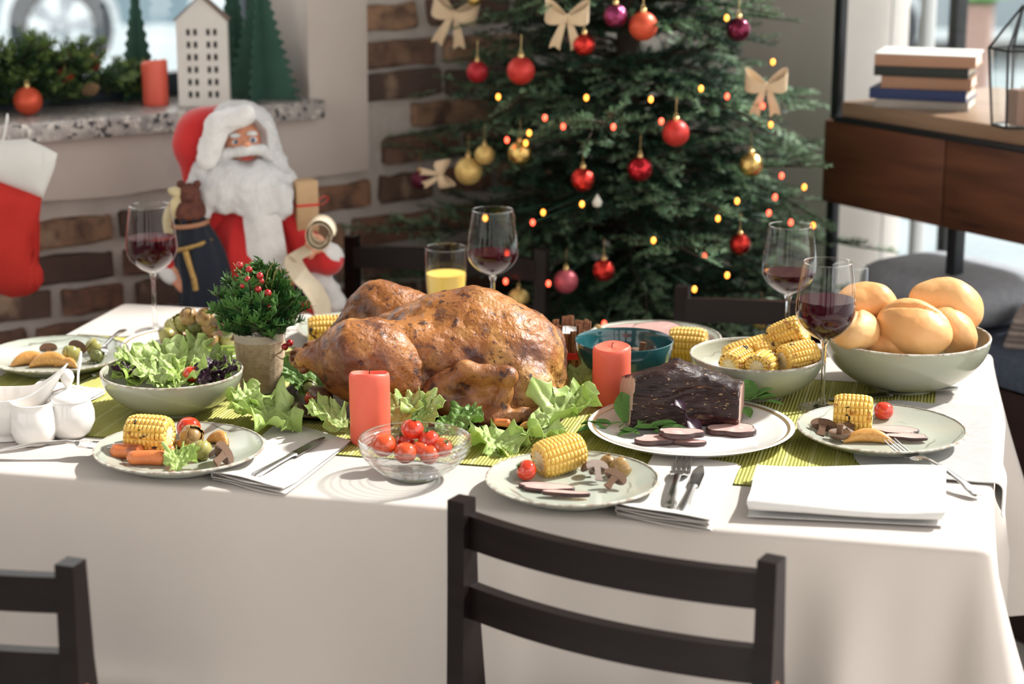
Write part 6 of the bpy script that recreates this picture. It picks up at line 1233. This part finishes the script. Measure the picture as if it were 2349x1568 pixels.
# ---------------------------------------------------------------- candles, tealight, plant
p = T(850, 1011, RZ); p.z = RZ; candle('red pillar candle in front of the turkey', p, .064, .112, (.009, .35)); p = T(1402, 927, RZ); p.z = RZ; candle('red pillar candle between turkey and teal bowl', p, .064, .101, (.002, .9), 1.0)
p = T(1296, 838, RZ); p.z = RZ; tlc = thing('cinnamon_tealight', 'white tealight ringed with cinnamon sticks right of the turkey', 'candle', p); m_cin = pm('cinnamon_bark', (.30,.13,.065), (.20,.08,.04), 60, .7, .3, 120, .001, stretch=(1,1,.2))
q = MB(); q.lathe([(.001,0),(.030,0),(.032,.003),(.032,.064),(.030,.066),(.027,.063),(.001,.062)], 32); q.build('wax', pm('white_wax', (.78,.76,.72), rough=.4, sss=.2, sscale=.006), tlc); q = MB(); q.tube([(0,0,.062),(.0006,0,.072)], .0008, 5); q.build('wick', m_wick, tlc)
def cin():
    mb = MB()
    for sx in (-1, 1): mb.grid(lambda u, v: (sx*(.0035 + (.0042 - .0026*u)*math.cos(u*5.5)) - sx*.0005, (.0042 - .0026*u)*math.sin(u*5.5), v), 14, 1, th=.0007)
    return mb.mesh('cinnamon_stick', m_cin, True, 60)
for k_ in range(20): a_ = 2*math.pi*k_/20; c = link('cinnamon_stick', cached('cin', cin), tlc); r_ = .041 + rnd.uniform(-.001,.002); c.location = (r_*math.cos(a_), r_*math.sin(a_), 0); c.rotation_euler = (rnd.uniform(-.05,.05), rnd.uniform(-.05,.05), a_ + 1.57); c.scale = (.8, .9, .072 + rnd.uniform(-.006,.014))
q = MB(); q.grid(lambda u, v: (.0495*math.cos(u*6.2832), .0495*math.sin(u*6.2832), .022 + .012*v + .002*math.sin(u*19)), 48, 2, th=-.001); q.build('ribbon', pm('red_satin', (.52,.02,.02), rough=.35), tlc)
pp0 = T(600, 892, RZ); pp0.z = RZ; pl = thing('potted_fir', 'small artificial fir with red berries in a twine-wrapped pot', 'plant', pp0); m_pot = pm('clay_pot', (.58,.50,.42), rough=.8); m_tw = pm('jute_twine', (.54,.42,.28), (.42,.31,.20), 120, .95, .6, 300, .001); hP = .104
q = MB(); q.lathe([(.001,0),(.033,0),(.034,.003),(.0445,hP-.004),(.0455,hP),(.0425,hP),(.040,hP-.012),(.001,hP-.012)], 40); q.build('pot', m_pot, pl)
q = MB(); n_ = 30; tw = []
for i in range(n_*24): t = i/(n_*24); a_ = i*2*math.pi/24; r_ = .0350 + (.0435-.0350)*t*.88 + .0006; tw.append((r_*math.cos(a_), r_*math.sin(a_), .006 + (hP*.80)*t))
q.tube(tw, .00155, 5); q.build('twine_wrap', m_tw, pl)['kind'] = 'stuff'
bx_ = Vector((.030,-.030,.070))
for a_ in (150, 200, 330, 30):
    q = MB(); q.tube([bx_, bx_ + Vector((.012*math.cos(R(a_)), -.006, .012*math.sin(R(a_)))), bx_ + Vector((.022*math.cos(R(a_+14)), -.006, .022*math.sin(R(a_+14))))], .0016, 5); q.build('bow_twine', m_tw, pl)
m_berry = pm('red_berry', (.50,.02,.02), (.30,.01,.015), 60, .18, coat=.6); bm_ = MB(); bm_.ball((0,0,0), 1, 14, 10); bme = bm_.mesh('berry', m_berry)
for dx, dz in ((.0165,.014),(.025,.021)): c = link('berry', bme, pl); c.location = bx_ + Vector((dx,-.004,dz)); c.scale = (.0062,)*3
m_pn = pm('plant_needle', (.025,.115,.035), (.06,.17,.05), 40, .45); m_pt = pm('plant_tip', (.09,.20,.05), rough=.45)
SP2 = [sprig_mesh(90 + k_, .066, .019, 1500, [m_pn, m_pt, m_bark]) for k_ in range(4)]; rg = random.Random(3)
for i in range(46):
    a_ = i*2.4; t = (i+.5)/46; el = R(88 - 86*t**.8); c = link('sprig', SP2[i % 4], pl); r_ = .006 + .020*t; c.location = (r_*math.cos(a_), r_*math.sin(a_), hP - .006 + .055*(1-t)); c.rotation_euler = (rg.uniform(-.5,.5), -el, a_); s_ = rg.uniform(.8,1.2); c.scale = (s_,)*3
for px, py, r_ in ((550,608,8),(571,618,8),(568,640,7),(596,632,8),(600,644,6),(556,655,6),(592,663,8),(614,672,9),(618,705,6)):
    p = U(px, py, pp0.y - .045 + (.02 if py < 630 else 0)) - pp0; c = link('berry', bme, pl); c.location = p; c.scale = (r_*.00076,)*3
for i in range(3): q = MB(); a_ = (.9, .2, 2.4)[i]; q.tube([(.0,.0,hP), (.02*math.cos(a_), -.02, hP+.06), (.034*math.cos(a_), -.03, hP+.11), (.05*math.cos(a_), -.03, hP+.125)], [.0012,.001,.0008,.0005], 5); q.build('dry_twig', pm('dry_twig', (.30,.22,.08), rough=.8), pl)
